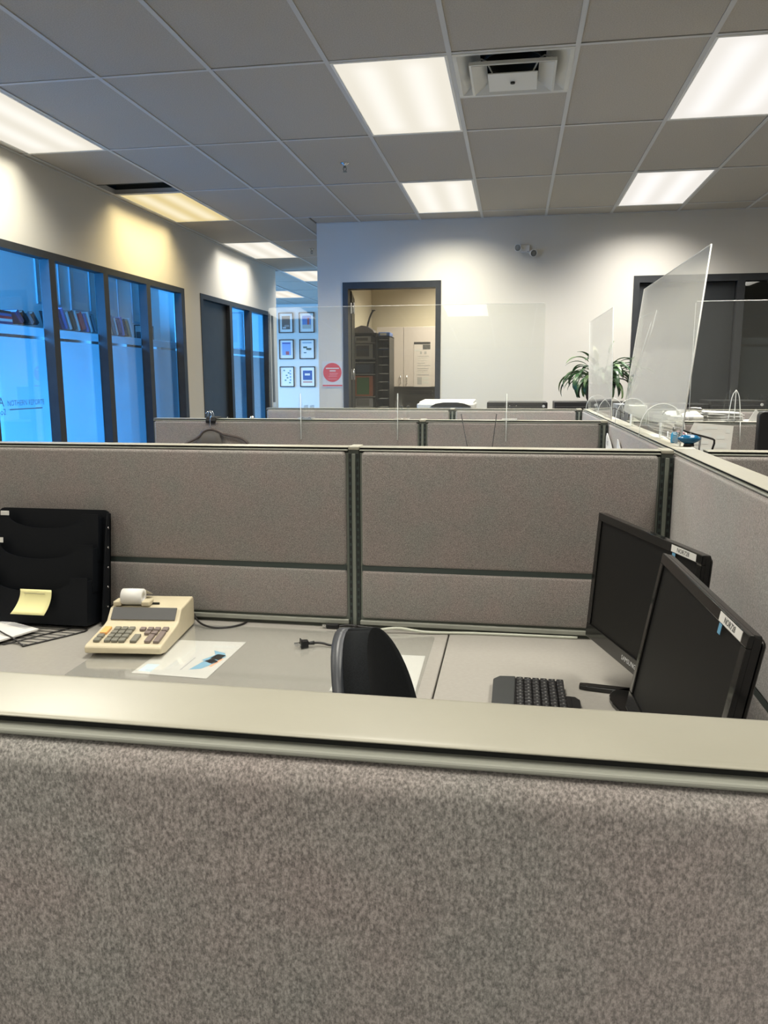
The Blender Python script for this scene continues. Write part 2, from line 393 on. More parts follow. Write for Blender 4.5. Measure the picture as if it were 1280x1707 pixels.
# open leaf swung into the copy room, hinged left
Ml = Matrix.Translation((D3a+.065, YB+.135, 0)) @ Matrix.Rotation(R(99.5), 4, 'Z')
b = B(); b.box(0, .86, -.0, .042, .02, DT-.07, DOORP, bev=.002, M=Ml); leaf = b.build('door_panel', d3, world=True)
for z in (2.23, 1.55, .3):
    b = B(); b.box(-.012, .0, -.03, .05, z-.055, z+.055, CHROME, M=Ml); b.cyl((-.008, -.012, z), .009, .115, CHROME, 'z', 10, M=Ml); b.build('hinge', d3, world=True)
d4 = doorframe('door_4', D4a, D4b, (2.085,))
b = B(); b.box(1.165, 2.045, YB+.04, YB+.085, .02, DT-.07, DOORP, bev=.002); b.build('door_panel', d4, world=True)
b = B(); b.tube([(1.24, YB+.04, 1.02), (1.24, YB-.005, 1.02), (1.35, YB-.005, 1.02)], .009, CHROME); b.build('door_handle', d4, world=True)
b = B(); b.box(2.12, 3.045, YB+.045, YB+.051, .05, DT-.065, GLASS); g4 = b.build('pane', d4, world=True)
b = B(); y = YB+.053
b.quad([(2.12, y, .05), (3.045, y, .05), (3.045, y, 1.800), (2.12, y, 1.800)], FILM)
b.quad([(2.12, y, 1.822), (3.045, y, 1.822), (3.045, y, 1.885), (2.12, y, 1.885)], FILM)
o = b.build('frosted_film', g4); o.location = (-D4a, -YB, 0)
LETD = mat('film_lettering_grey', (0.03, 0.035, 0.035), 0.6)
text_part('lettering', 'NOTHERN REPORTE', .056, LETD, d4, Matrix.Translation((-D4a, -YB, 0)) @ frame_M((2.56, YB+.043, 1.318), (1, 0, 0), (0, 0, 1)), xs=.86)
text_part('lettering', 'A', .06, LETD, d4, Matrix.Translation((-D4a, -YB, 0)) @ frame_M((2.233, YB+.043, 1.318), (1, 0, 0), (0, 0, 1)))

wall_boxes('wall_corridor_right', [(-2.03, -1.95, YB+.12, 16.5, 0, CE)], WALL)
wall_boxes('wall_corridor_far', [(-8.2, -2.03, 16.42, 16.54, 0, CE)], WALLBLUE)
wall_boxes('wall_corridor_left', [(-8.3, -8.2, 11.32, 12.0, 0, CE), (-8.3, -8.2, 15.6, 16.5, 0, CE), (-8.3, -8.2, 12.0, 15.6, 0, .4), (-8.3, -8.2, 12.0, 15.6, 2.8, CE)], WALLBLUE)
wall_boxes('wall_right', [(6.0, 6.12, -6.5, 11.2, 0, CE)], WALL)
wall_boxes('wall_rear', [(XL, 6.0, -6.62, -6.5, 0, CE)], WALL)
# office behind the left glazing; outside window between y 1.8 and 6.2
wall_boxes('wall_office_outer', [(-5.35, -5.23, 6.8, 11.3, 0, CE), (-5.35, -5.23, 1.7, 2.5, 0, CE), (-5.35, -5.23, 2.5, 6.8, 0, .65), (-5.35, -5.23, 2.5, 6.8, 2.85, CE)], WALLBLUE)
wall_boxes('wall_office_end', [(-8.2, XL-.12, 11.2, 11.32, 0, CE)], WALLBLUE)
wall_boxes('wall_office_rear', [(-5.23, XL-.12, 1.72, 1.80, 0, .58), (-5.23, XL-.12, 1.72, 1.80, 2.82, CE), (-3.66, XL-.12, 1.72, 1.80, .58, 2.82)], WALLBLUE)
# copy room and dark room behind the back wall
wall_boxes('wall_copy_room_end', [(-1.94, 1.0, 10.67, 10.78, 0, CE)], KITWALL)
wall_boxes('wall_copy_room_right', [(.88, 1.0, YB+.12, 10.67, 0, CE)], KITWALL)
wall_boxes('wall_copy_room_left', [(-1.95, -1.935, YB+.12, 10.67, 0, CE)], KITWALL)
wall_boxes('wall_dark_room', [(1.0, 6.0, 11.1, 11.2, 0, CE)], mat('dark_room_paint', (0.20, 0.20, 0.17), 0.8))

# ---- ceiling: tiles, tees, troffers
ceil = sempty('ceiling')
b = B(); b.box(-8.3, 6.12, -6.62, 16.54, CE+.25, CE+.35, PLENUM); b.build('plenum_deck', ceil, kind='structure')
GX0, GY0 = -.356, 4.10
cols = list(range(-13, 11)); rows = list(range(-9, 11))
LIGHTS = {(-5, 0): 'warmwhite', (-5, 2): 'yellow', (-5, 4): 'white', (-5, 6): 'white', (-7, 8): 'white',
          (-1, 0): 'warmwhite', (-1, 2): 'warmwhite', (2, 0): 'cool', (2, 2): 'cool',
          (-5, -2): 'w', (-1, -2): 'w', (2, -2): 'w', (6, 2): 'w', (6, 0): 'w', (6, -2): 'w', (-1, -4): 'w', (2, -4): 'w', (-5, -4): 'w', (-1, -6): 'w', (2, -6): 'w', (-5, -6): 'w', (-1, 4): 'kitchen'}
LAB = {(-5, 0): 'long ceiling light over the left wall, cut by the frame edge', (-5, 2): 'yellowish ceiling light beside the open gap near the left wall',
       (-5, 4): 'white ceiling light over the left wall just before the corridor', (-5, 6): 'ceiling light at the mouth of the blue corridor',
       (-7, 8): 'farthest ceiling light deep in the blue corridor', (-1, 0): 'large bright ceiling light left of the air diffuser',
       (-1, 2): 'smaller ceiling light in front of the back wall, above the open door', (2, 0): 'large ceiling light in the top right corner of the photo',
       (2, 2): 'ceiling light in front of the back wall, above the dark closed door'}
tile_me = {}
def tile_mesh(w_, l_):
    k = (round(w_, 3), round(l_, 3))
    if k not in tile_me:
        b = B(); b.box(-w_/2, w_/2, -l_/2, l_/2, 0, .015, TILE, bev=.003, seg=1)
        me = bpy.data.meshes.new('ceiling_tile'); b.bm.to_mesh(me); b.bm.free(); me.materials.append(TILE); tile_me[k] = me
    return tile_me[k]
def add_tile(x0, x1, y0, y1):
    if x1-x0 < .03 or y1-y0 < .03: return
    o = bpy.data.objects.new('ceiling_tile', tile_mesh(x1-x0-.018, y1-y0-.018)); COL.objects.link(o); o.parent = ceil
    o.location = ((x0+x1)/2, (y0+y1)/2, CE+.001+random.uniform(0, .0015))
def inroom(x, y):
    if y > 11.3: return x < -2.1
    if x < XL-.02: return y > 11.3
    return True
regions = []
for c in cols:
    for r in rows:
        x0, x1 = GX0+.61*c, GX0+.61*(c+1); y0, y1 = GY0+1.22*r, GY0+1.22*(r+1)
        if y0 < -6.5: y0 = -6.5
        if y1 > 16.42: y1 = 16.42
        if y1-y0 < .03: continue
        if y0 >= 11.31-.01 or y0 > 11.0:
            if x0 > -2.03: continue
            x0, x1 = max(x0, -8.2), min(x1, -2.03)
        else:
            if x1 < XL+.01: continue
            x0, x1 = max(x0, XL), min(x1, 6.0)
        if x1-x0 < .02: continue
        if (c, r) in LIGHTS: continue
        if (c, r) == (0, 0): add_tile(x0, x1, y0+.61, y1); continue
        if (c, r) == (-5, 1): add_tile(x0, x1, y0, y0+.93); continue
        if y0 < YB < y1 and x1 > -2.03:
            if x0 < -2.03 < x1:
                add_tile(x0, -2.03, y0, y1); x0 = -2.03
            add_tile(x0, x1, y0, YB); add_tile(x0, x1, YB+.12, y1); continue
        if y1 > 11.2 and y0 < 11.2 and x0 > -2.03: y1 = 11.2
        add_tile(x0, x1, y0, y1)
# offices behind: plain soffits
for q in ((-5.23, XL-.12, -3, 11.2),):
    b = B(); b.box(q[0], q[1], q[2], q[3], CE, CE+.02, TILE); b.build('office_soffit', ceil, kind='structure')
for c in range(-13, 12):          # long tees
    x = GX0+.61*c
    if x < -8.2: continue
    y0 = -6.5 if x > XL else 11.32
    y1 = 16.42 if x < -2.03 else 11.1
    if x > 6: continue
    b = B(); b.box(-.012, .012, y0, y1, -.0035, .0005, TBAR); b.box(-.0015, .0015, y0, y1, 0, .04, TBAR)
    o = b.build('long_tee', ceil); o.location = (x, 0, CE)
for r in range(-8, 11):
    y = GY0+1.22*r
    if y < -6.5 or y > 16.4: continue
    x0, x1 = (XL, 6.0) if y < 11.1 else (-8.2, -2.03)
    b = B(); b.box(x0, x1, -.011, .011, -.0025, .0005, TBAR); b.box(x0, x1, -.0015, .0015, 0, .035, TBAR)
    o = b.build('cross_tee', ceil); o.location = (0, y, CE)
b = B(); b.box(GX0, GX0+.61, 4.70, 4.722, CE-.003, CE+.0005, TBAR); b.build('cross_tee', ceil)
b = B(); b.box(XL, XL+.022, -6.5, 11.32, CE-.004, CE+.0005, TBAR); b.build('wall_angle', ceil)
b = B(); b.box(-2.03, 6, YB-.022, YB, CE-.004, CE+.0005, TBAR); b.build('wall_angle', ceil)
FRAMEW = mat('troffer_frame_enamel', (0.75, 0.74, 0.70), 0.4)
COLR = {'warmwhite': (1.0, .955, .81), 'yellow': (1.0, .80, .42), 'white': (1.0, .96, .88), 'cool': (1.0, .965, .92), 'w': (1.0, .965, .86), 'kitchen': (1.0, .90, .70)}
def troffer(c, r, kind):
    xc, yc = GX0+.61*(c+.5), GY0+1.22*(r+.5)
    lb = LAB.get((c, r), 'ceiling light of the room behind the photographer' if kind == 'w' else 'ceiling light inside the copy room')
    t = thing('ceiling_light', lb, 'ceiling light', (xc, yc, CE), group='recessed ceiling lights')
    b = B(); hw, hl = .293, .598
    for q in ((-hw, hw, -hl, -hl+.014), (-hw, hw, hl-.014, hl), (-hw, -hw+.014, -hl+.014, hl-.014), (hw-.014, hw, -hl+.014, hl-.014)):
        b.box(*q, -.006, .004, FRAMEW, bev=.0015, seg=1)
    b.box(-hw, hw, -hl, hl, .09, .10, FRAMEW); b.build('frame', t)
    b = B()
    for q in ((-hw, hw, -hl, -hl+.002), (-hw, hw, hl-.002, hl), (-hw, -hw+.002, -hl, hl), (hw-.002, hw, -hl, hl)): b.box(*q, .004, .10, PLENUM)
    b.build('housing', t)
    lm = {'yellow': LENS_WARM, 'cool': LENS_COOL, 'w': LENS_CLEAR}.get(kind, LENS)
    b = B(); b.box(-hw+.014, hw-.014, -hl+.014, hl-.014, -.002, .002, lm); b.build('lens', t)
    near = {0: 1.0, -2: .55, -4: .36, -6: .9}.get(r, 1.0) * (.90 if r >= 2 else 1.0) * ({2: .68}.get(r, .5) if c == -5 and r >= 0 else 1.0) * (3.2 if kind == 'kitchen' else 1)
    p = near * TROFFER_W * (0.75 if kind == 'yellow' else 0.35 if kind == 'kitchen' else 1.0)
    l = area_light('tubes', (xc, yc, CE-.008), (0, 0, 0), .56, 1.16, p, COLR[kind], R(135))
    l.parent = t; l.location = (0, 0, -.008)
for k, v in LIGHTS.items(): troffer(*k, v)

# air diffuser: stepped square cones over a round duct
df = thing('air_diffuser', 'square stepped metal air diffuser in the ceiling beside the large light', 'air vent', (GX0+.305, 4.10+.305, CE))
VENT = mat('diffuser_enamel', (0.50, 0.50, 0.46), 0.3, spec=0.6)
def pyramid_ring(name, a, za, c, zc, parent, bev=.004, th=.002):
    """square skirt from half-size a at za to half-size c at zc"""
    b = B(); Pn = []
    for k in range(5):
        s1, s2 = [(-1, -1), (1, -1), (1, 1), (-1, 1), (-1, -1)][k]
        Pn.append((s1, s2))
    for (s1, s2), (t1, t2) in zip(Pn, Pn[1:]):
        q = [(s1*a, s2*a, za), (t1*a, t2*a, za), (t1*c, t2*c, zc), (s1*c, s2*c, zc)]
        b.grid([[q[0], q[1]], [q[3], q[2]]], VENT, thick=th)
    for f in b.bm.faces: f.smooth = False
    return b.build(name, parent)
b = B()
for q in ((-.295, .295, -.295, -.272), (-.295, .295, .272, .295), (-.295, -.272, -.272, .272), (.272, .295, -.272, .272)): b.box(*q, -.006, .001, VENT, bev=.001, seg=1)
b.build('frame', df)
pyramid_ring('outer_cone', .274, -.004, .165, .05, df)
pyramid_ring('middle_cone', .205, -.030, .130, .004, df)
b = B(); b.box(-.215, .215, -.215, -.203, -.030, -.014, VENT); b.box(-.215, .215, .203, .215, -.030, -.014, VENT); b.box(-.215, -.203, -.203, .203, -.030, -.014, VENT); b.box(.203, .215, -.203, .203, -.030, -.014, VENT); b.build('middle_rim', df)
b = B(); b.box(-.125, .125, -.125, .125, -.044, -.038, VENT, bev=.003); b.build('centre_plate', df)
b = B(); b.cyl((0, 0, -.047), .012, .008, SLOT, 'z', 12); b.build('screw', df)
b = B(); b.lathe([(.14, .18), (.15, .08), (.155, .052), (.148, .052), (.142, .08), (.132, .18)], SLOT, 32); b.cyl((0, 0, .19), .15, .02, SLOT); b.box(-.17, .17, -.17, .17, .21, .22, SLOT); b.build('duct_collar', df)
for sx in (-1, 1):
    for sy in (-1, 1):
        b = B(); b.tube([(sx*.20, sy*.20, -.015), (sx*.14, sy*.14, .03), (sx*.10, sy*.10, -.035)], .004, VENT, smoothpath=1); b.build('bracket', df)
# black plenum walls above the missing strip
b = B(); b.box(-3.40, -2.80, 6.22, 6.235, CE, CE+.25, PLENUM); b.build('plenum_edge', ceil, kind='structure')

def sprinkler(loc, lb):
    t = thing('fire_sprinkler', lb, 'sprinkler', loc, group='pendent ceiling sprinklers')
    b = B(); b.lathe([(.0, .006), (.034, .006), (.034, .002), (.014, -.006), (.014, -.012), (0, -.012)], CHROME, 20); b.build('escutcheon', t)
    b = B(); b.cyl((0, 0, -.018), .009, .02, POSTM); b.tube([(-.008, 0, -.02), (-.013, 0, -.035), (-.004, 0, -.052)], .0025, POSTM); b.tube([(.008, 0, -.02), (.013, 0, -.035), (.004, 0, -.052)], .0025, POSTM); b.build('body', t)
    b = B(); b.cyl((0, 0, -.055), .016, .003, POSTM); b.build('deflector', t)
sprinkler((-1.27, 5.93, CE-.004), 'small sprinkler head in the ceiling tile left of the large light')
sprinkler((-2.47, 9.57, CE-.004), 'small sprinkler head by the corner of the back wall at the corridor')

# ================================================================== CUBICLE PANELS
CT = 1.300
def tile_part(name, parent, x0, x1, y0, y1, z0, z1, rtop=.014):
    """padded fabric tile, front at y0 (viewer side) with rounded edges"""
    b = B(); b.box(x0, x1, y0, y1, z0, z1, FABRIC, bev=min(rtop, abs(y1-y0)*.49), seg=4, smooth=True)
    return b.build(name, parent)
def panel(label, loc, rz, L, split=.930, rtop=.014, face=.010, CT=1.300, group='fabric cubicle panels', low=.05):
    """panel along local x 0..L, core y 0..0.065; viewer side is -y"""
    t = thing('cubicle_panel', label, 'cubicle panel', loc, rz, group)
    b = B(); b.box(0, L, .004, .061, .02, CT-.0175, POSTM); b.build('core_frame', t)
    ztop = CT-.0125
    prof = [(.002, CT-.0020), (.0, CT-.0016), (.0006, CT-.0008), (.003, CT-.0003), (.006, CT), (.059, CT), (.062, CT-.0003), (.0644, CT-.0008), (.065, CT-.0016), (.063, CT-.0020)]
    b = B(); b.prism(prof, 0, L, 'x', CAP, smooth=True); b.build('top_cap', t)
    b = B(); b.box(0, L, .006, .059, CT-.018, CT-.0019, SLOT); b.build('shadow_gap', t)
    for s in (0, 1):
        y0, y1 = (-.004, .008) if s == 0 else (.057, .069)
        b = B(); b.box(0, L, y0, y1, CT-.0118, CT-.0076, RAIL, bev=.0015); b.build('top_rail', t)
        ya, yb = (-face, .016) if s == 0 else (.049, .065+face)
        g = .006
        if split:
            tile_part('fabric_tile', t, g, L-g, ya, yb, split+.006, ztop, rtop)
            tile_part('fabric_tile', t, g, L-g, ya, yb, .772, split-.006, rtop*.7)
            tile_part('fabric_tile', t, g, L-g, ya, yb, low, .738, rtop*.7)
            b = B(); b.box(g, L-g, (ya+.004 if s == 0 else yb-.009), (ya+.009 if s == 0 else yb-.004), split-.008, split+.008, GREENSLOT); b.build('accessory_slot', t)
            b = B(); b.box(0, L, (ya-.003 if s == 0 else yb-.01), (ya+.01 if s == 0 else yb+.003), .752, .766, RAIL, bev=.002); b.build('worktop_rail', t)
        else:
            prof = [(yb, low), (ya, low)]
            for k in range(9):
                a = R(90*k/8); prof.append((ya+.018*(1-math.cos(a)), ztop-.017+.017*math.sin(a)))
            prof += [(yb, ztop)]
            b = B(); b.prism(prof, g, L-g, 'x', FABRIC, smooth=False)
            for f in b.bm.faces: f.smooth = abs(f.normal.x) < .5
            b.build('fabric_tile', t)
    for fx in (.1, L-.1):
        b = B(); b.box(fx-.03, fx+.03, .01, .055, 0, .025, POSTM); b.build('foot', t)
    return t
def post(label, loc, slots=True):
    """slotted upright between panels, centre line at loc"""
    t = thing('panel_post', label, 'post', loc, 0, 'slotted posts between cubicle panels')
    b = B(); b.box(-.0165, .0165, -.0, .065, 0, CT-.006, POSTD, bev=.002); b.build('post_body', t)
    b = B(); b.box(-.0055, .0055, -.006, 0, .745, CT-.02, POSTM, bev=.0015); b.build('centre_rib', t)
    if slots:
        b = B()
        for sx in (-1, 1):
            b.box(sx*.0115-.005, sx*.0115+.005, -.0012, .0005, .76, CT-.02, GREENSLOT)
            for k in range(22): b.box(sx*.0115-.0028, sx*.0115+.0028, -.0016, .0, .772+k*.0235, .772+k*.0235+.014, SLOT)
        b.build('slot_strip', t, kind='stuff')
    b = B(); b.box(-.0165, .0165, -.004, .069, CT-.009, CT+.0025, CAP, bev=.003); b.build('post_cap', t)
    return t
SX = .452            # left face line of the long right-hand spine
# near panel the photographer leans over
panel('large fabric panel in front with a wide cream top, nearest of all', (-1.75, .4035, 0), 0, 2.195, split=None, rtop=.016, face=.012, CT=1.300, low=.05)
# back panels of the near cubicle
panel('back cubicle panel behind the calculator and black file pockets', (-1.69, 2.285, 0), 0, 1.201)
panel('back cubicle panel behind the keyboard, right of the slotted post', (-.453, 2.285, 0), 0, .863)
post('slotted metal post between the two back panels of the near cubicle', (-.471, 2.285, 0))
post('slotted corner post behind the two monitors', (.4272, 2.285, 0))
# spine, running away from the camera: viewer side is -x  => local x -> +y means rz=90 flips; local -y -> +x ; use front tiles both sides
def spine(label, y0, y1): return panel(label, (SX+.070, y0, 0), R(90), y1-y0)
spine('right-hand side panel of the near cubicle, beside the two monitors', .47, 2.35)
spine('side panel under the large clear screen, running to the next row', 2.353, 3.935)
spine('far side panel under the small clear screen beside the plant', 3.938, 5.445)
# second row
panel('second-row panel with a coat hanger hanging on its front', (-1.87, 3.870, 0), 0, 1.4045)
panel('second-row panel behind the two thin black rods', (-.430, 3.870, 0), 0, .840)
post('post between the two panels of the second row', (-.4475, 3.870, 0))
post('corner post where the second row meets the side panels', (.4272, 3.870, 0))
# third row
panel('third-row panel before the corridor and the open door', (-1.74, 5.380, 0), 0, 1.3045)
panel('third-row panel in front of the dark cabinets', (-.400, 5.380, 0), 0, .810)
post('post between the two panels of the third row', (-.4175, 5.380, 0))
post('farthest corner post at the end of the side panels', (.4272, 5.380, 0))
# right of the spine
panel('near right panel seen as a strip past the wide cap', (.535, 2.285, 0), 0, 1.5)
panel('right second-row panel behind the pinned white sheet', (.535, 3.870, 0), 0, 1.5)
panel('right third-row panel with office clutter before it', (.535, 5.380, 0), 0, 1.5)
# end panels on the left so the rows stand like cubicles
# ------------------------------------------------------------------ worktops
def worktop(label, x0, x1, y0, y1, edge='y0', legs=()):
    t = thing('worktop', label, 'desk', ((x0+x1)/2, (y0+y1)/2, 0), 0, 'grey laminate worktops')
    b = B(); b.box(x0, x1, y0, y1, .715, .743, DESK, bev=.003); b.build('top', t, world=True)
    for lx, ly in legs:
        b = B(); b.box(lx-.02, lx+.02, ly-.02, ly+.02, 0, .715, POSTM, bev=.003); b.build('leg', t, world=True)
    return t
worktop('grey laminate worktop under the calculator and papers', -1.69, -.179, 1.66, 2.270, legs=((-1.62, 1.72), (-.24, 1.72), (-1.62, 2.2)))
worktop('grey laminate worktop under the monitors and keyboard', -.175, .430, .50, 2.270, legs=((-.12, .56), (.36, .56), (-.12, 2.2), (.36, 2.2)))
worktop('worktop hidden in the second cubicle', -1.8, .43, 3.25, 3.855, legs=((-1.7, 3.3), (.36, 3.3), (-1.7, 3.8), (.36, 3.8)))
worktop('worktop in the third cubicle behind the second row', -1.7, .43, 4.77, 5.365, legs=((-1.6, 4.82), (.36, 4.82), (-1.6, 5.3), (.36, 5.3)))
worktop('worktop right of the side panels with the white sheet', .57, 2.0, 3.25, 3.855, legs=((.65, 3.3), (1.9, 3.3), (.65, 3.8), (1.9, 3.8)))
worktop('worktop right of the side panels with the telephone', .57, 2.0, 4.77, 5.365, legs=((.65, 4.82), (1.9, 4.82), (.65, 5.3), (1.9, 5.3)))
ZD = .743

# ------------------------------------------------------------------ calculator
ct = thing('printing_calculator', 'old beige printing calculator with a white paper roll on top', 'calculator', (-1.058, 2.035, ZD+.003), R(6))
# local: x -.105...105, y -.13...17
side = [(-.135, .012), (-.135, .028), (-.128, .034), (.0, .050), (.022, .056), (.052, .086), (.165, .092), (.172, .085), (.172, .004), (-.10, .004)]
b = B(); b.prism(side, -.108, .108, 'x', BEIGE, bev=.004); b.build('housing', ct)
# sloped key deck frame
def deckz(y): return .034 + (y+.128)*(.016/.128)
Mk = frame_M((0, -.064, .0425), (1, 0, 0), (0, 1, .125))
def key(x, y, w_, l_, mt, name='key'):
    b = B(); b.box(x-w_/2, x+w_/2, y-l_/2, y+l_/2, 0, .008, mt, bev=.0018, seg=2, M=Mk); return b.build(name, ct)
for i in range(3):
    for j in range(4):
        key(-.052+i*.0205, -.042+j*.024, .017, .019, KEYG)
for j in range(2): key(-.082, -.042+j*.0, .018, .019, KEYG) if j == 0 else key(-.082, -.018, .018, .019, KEYG)
key(-.082, .018, .020, .042, KEYO, 'orange_key')
key(.022, -.030, .018, .044, KEYG); key(.022, .030, .016, .017, KEYR)
for j in range(2): key(.044, .006+j*.024, .016, .018, KEYR)
key(.062, -.030, .017, .044, KEYR)
for j in range(2): key(.064, .006+j*.024, .016, .018, KEYR)
key(.087, -.020, .017, .066, KEYR); key(.087, .030, .017, .022, KEYR)
b = B(); Md = frame_M((0, .0365, .0725), (1, 0, 0), (0, .03, .032))
SMOKE = mat('smoke_window', (0.10, 0.10, 0.10), 0.18, spec=0.6)
b.box(-.096, .096, -.020, .020, .0, .004, SMOKE, bev=.001, M=Md); b.build('display_window', ct)
b = B(); b.box(-.096, .030, .083, .087, .088, .094, SLOT); b.build('paper_slot', ct)
b = B(); b.lathe([(.008, -.031), (.024, -.031), (.0245, 0), (.024, .031), (.008, .031), (.008, -.031)], PAPER, 28, M=Matrix.Translation((-.045, .075, .114)) @ Matrix.Rotation(R(90), 4, 'Y')); b.build('paper_roll', ct)
b = B(); b.grid([[(-.072+.058*u, .075+.03*v+.02*v*v, .138-.010*v-.012*v*v) for u in (0, .5, 1)] for v in (0, .3, .6, 1.0, 1.4)], PAPER, thick=.0005)
b.build('paper_strip', ct)
b = B(); b.box(-.10, -.075, .055, .095, .090, .104, BEIGE, bev=.003); b.box(-.015, .010, .055, .095, .090, .104, BEIGE, bev=.003); b.build('roll_bracket', ct)
for sx in (-.09, .09):
    for y in (-.09, .15):
        b = B(); b.cyl((sx, y, .002), .008, .004, SLOT); b.build('foot', ct)
b = B(); b.tube([(-.985, 2.245, .775), (-.95, 2.20, .757), (-.90, 2.185, .747), (-.85, 2.20, .747), (-.82, 2.235, .747), (-.815, 2.262, .747)], .0032, WIREB, smoothpath=2)
b.build('power_cord', ct, world=True, label='short loop of black cord behind the calculator')

# ------------------------------------------------------------------ file pockets
fr = thing('file_rack', 'black plastic three-pocket file rack leaning on the back panel', 'file rack', (-1.44, 2.2, ZD))
def rackM(): return None
def rr(x0, x1, z0, z1, r, n=6):
    out = []
    for cx, cz, a0 in ((x1-r, z1-r, 0), (x0+r, z1-r, 90), (x0+r, z0+r, 180), (x1-r, z0+r, 270)):
        for k in range(n+1): a = R(a0+90*k/n); out.append((cx+r*math.cos(a), cz+r*math.sin(a)))
    return out
tilt = Matrix.Translation((0, 2.205, ZD)) @ Matrix.Rotation(R(-7.0), 4, 'X')
XR = -1.245
b = B(); b.prism(rr(-1.63, XR, .0, .355, .022), -.006, .0, 'y', RACKP, M=tilt)
b.build('back_plate', fr, world=True)
b = B()
b.prism([(-.012, .0), (.0, .0), (.0, .345), (-.020, .345), (-.028, .27), (-.050, .0)], XR-.004, XR, 'x', RACKP, M=tilt)
b.prism([(-.012, .0), (.0, .0), (.0, .345), (-.020, .345), (-.028, .27), (-.050, .0)], -1.63, -1.626, 'x', RACKP, M=tilt)
b.build('side_plate', fr, world=True)
for k in range(5):
    b = B(); b.cyl((XR+.0005, -.018, .30-.062*k), .0035, .003, CHROME, 'x', 8, M=tilt); b.build('rivet', fr, world=True)
def pocket(z0, z1, yf, xr, xl):
    """front sheet with a wide scoop in its upper edge"""
    pts = [(xl, z0), (xr, z0), (xr, z1)]
    ca, cb = xr-.055, xl+.035
    n = 16
    for k in range(n+1):
        a = math.pi*k/n; u = .5-.5*math.cos(a)
        x = ca+(cb-ca)*u; z = z1-.048*math.sin(a)**.8
        pts.append((x, z))
    pts.append((xl, z1))
    b = B(); b.prism(pts, yf-.003, yf, 'y', RACKP, M=tilt); b.box(xl, xr, yf-.003, -.012, z0-.003, z0, RACKP, M=tilt)
    b.box(xr-.003, xr, yf, -.006, z0, z1-.01, RACKP, M=tilt)
    return b.build('pocket', fr, world=True)
pocket(.200, .342, -.034, XR-.022, -1.612)
pocket(.105, .248, -.062, XR-.024, -1.620)
pocket(.006, .150, -.092, XR-.026, -1.628)
b = B()
b.box(-1.60, -1.572, -.040, -.036, .332, .346, PAPER, M=tilt, bev=.001)
b.build('label_tab', fr, world=True)
for z, y, x in ((.252, -.068, -1.572), (.158, -.098, -1.582)):
    b = B(); b.box(x-.06, x, y, y+.0015, z-.004, z+.012, PAPER, M=tilt); b.build('label_tab', fr, world=True)
b = B(); P0 = []
for j in range(9):
    v = j/8; row = []
    for i in range(6):
        u = i/5
        x = -1.482+.104*u-.020*v*v*(1-u*.4)
        y = 2.205-.0985-.030*v**2.2
        z = ZD+.125-.072*v
        row.append((x, y, z))
    P0.append(row)
b.grid(P0, YELLOW, thick=.0005)
sn = b.build('sticky_note'); tag(sn, 'yellow sticky note curling off the black file rack', 'note')
for (x0, x1, z) in ((-1.47, -1.425, ZD+.113), (-1.425, -1.40, ZD+.1125), (-1.462, -1.43, ZD+.101)):
    b = B(); b.box(x0, x1, 2.1045-.0005, 2.1050, z-.0009, z+.0009, INKSOFT); b.build('handwriting', sn)

# ------------------------------------------------------------------ wire letter tray (left edge)
tr = thing('wire_tray', 'black wire letter tray at the left edge in front of the file rack', 'tray', (-1.50, 2.03, ZD), R(0))
b = B()
b.tube([(-1.62, 2.10, ZD+.022), (-1.475, 1.995, ZD+.022), (-1.42, 1.975, ZD+.012), (-1.375, 1.945, ZD+.003), (-1.20, 2.115, ZD+.003)][:4], .0024, WIREB, smoothpath=1)
b.tube([(-1.375, 1.945, ZD+.003), (-1.272, 2.09, ZD+.003), (-1.27, 2.115, ZD+.003), (-1.30, 2.125, ZD+.003), (-1.62, 2.125, ZD+.003)], .0024, WIREB, smoothpath=1)
b.tube([(-1.46, 1.955, ZD+.003), (-1.44, 1.95, ZD+.003), (-1.33, 2.12, ZD+.003)], .0020, WIREB)
b.build('rim', tr, world=True)
for k in range(7):
    u = k/6.5; b = B(); b.tube([(-1.365+.095*u, 1.96+.150*u, ZD+.003), (-1.60, 1.975+.150*u, ZD+.003)], .0013, WIREB, seg=6); b.build('wire', tr, world=True)
b = B(); b.box(-.10, .10, -.10, .075, 0, .006, PAPER, bev=.001)
o = b.build('paper_stack', loc=(-1.525, 2.035, ZD+.009)); o.rotation_euler = (0, 0, R(-22)); tag(o, 'stack of white papers in the wire tray at the left edge', 'paper')
b = B(); b.box(-.02, .07, .05, .07, .0062, .0066, PAPERG); b.box(-.06, -.03, .05, .07, .0062, .0066, PAPERG); b.build('printed_block', o)

# ------------------------------------------------------------------ clear desk mat and sheets
def sheet(name, label, pts, prints=(), z=ZD+.0008, mt=PAPER, cat='paper'):
    """flat sheet given by four corners (x,y); prints are u0,u1,v0,v1,mat"""
    c = (sum(p[0] for p in pts)/4, sum(p[1] for p in pts)/4)
    q = [(p[0]-c[0], p[1]-c[1]) for p in pts]
    b = B(); b.prism(q, 0, .0005, 'z', mt); o = b.build(name, loc=(c[0], c[1], z)); tag(o, label, cat)
    def at(u, v):
        A = Vector(q[0]).lerp(Vector(q[1]), u); C = Vector(q[3]).lerp(Vector(q[2]), u); return A.lerp(C, v)
    for (u0, u1, v0, v1, pm) in prints:
        b = B(); b.prism([tuple(at(u, v)) for u, v in ((u0, v0), (u1, v0), (u1, v1), (u0, v1))], .00055, .0007, 'z', pm); b.build('printed_block', o)
    return o, at
LG = mat('print_light_grey', (0.58, 0.59, 0.57), 0.8); LB = mat('print_pale_blue', (0.52, 0.66, 0.74), 0.8); MB_ = mat('print_blue', (0.16, 0.33, 0.45), 0.8)
OR = mat('print_orange', (0.70, 0.36, 0.22), 0.8)
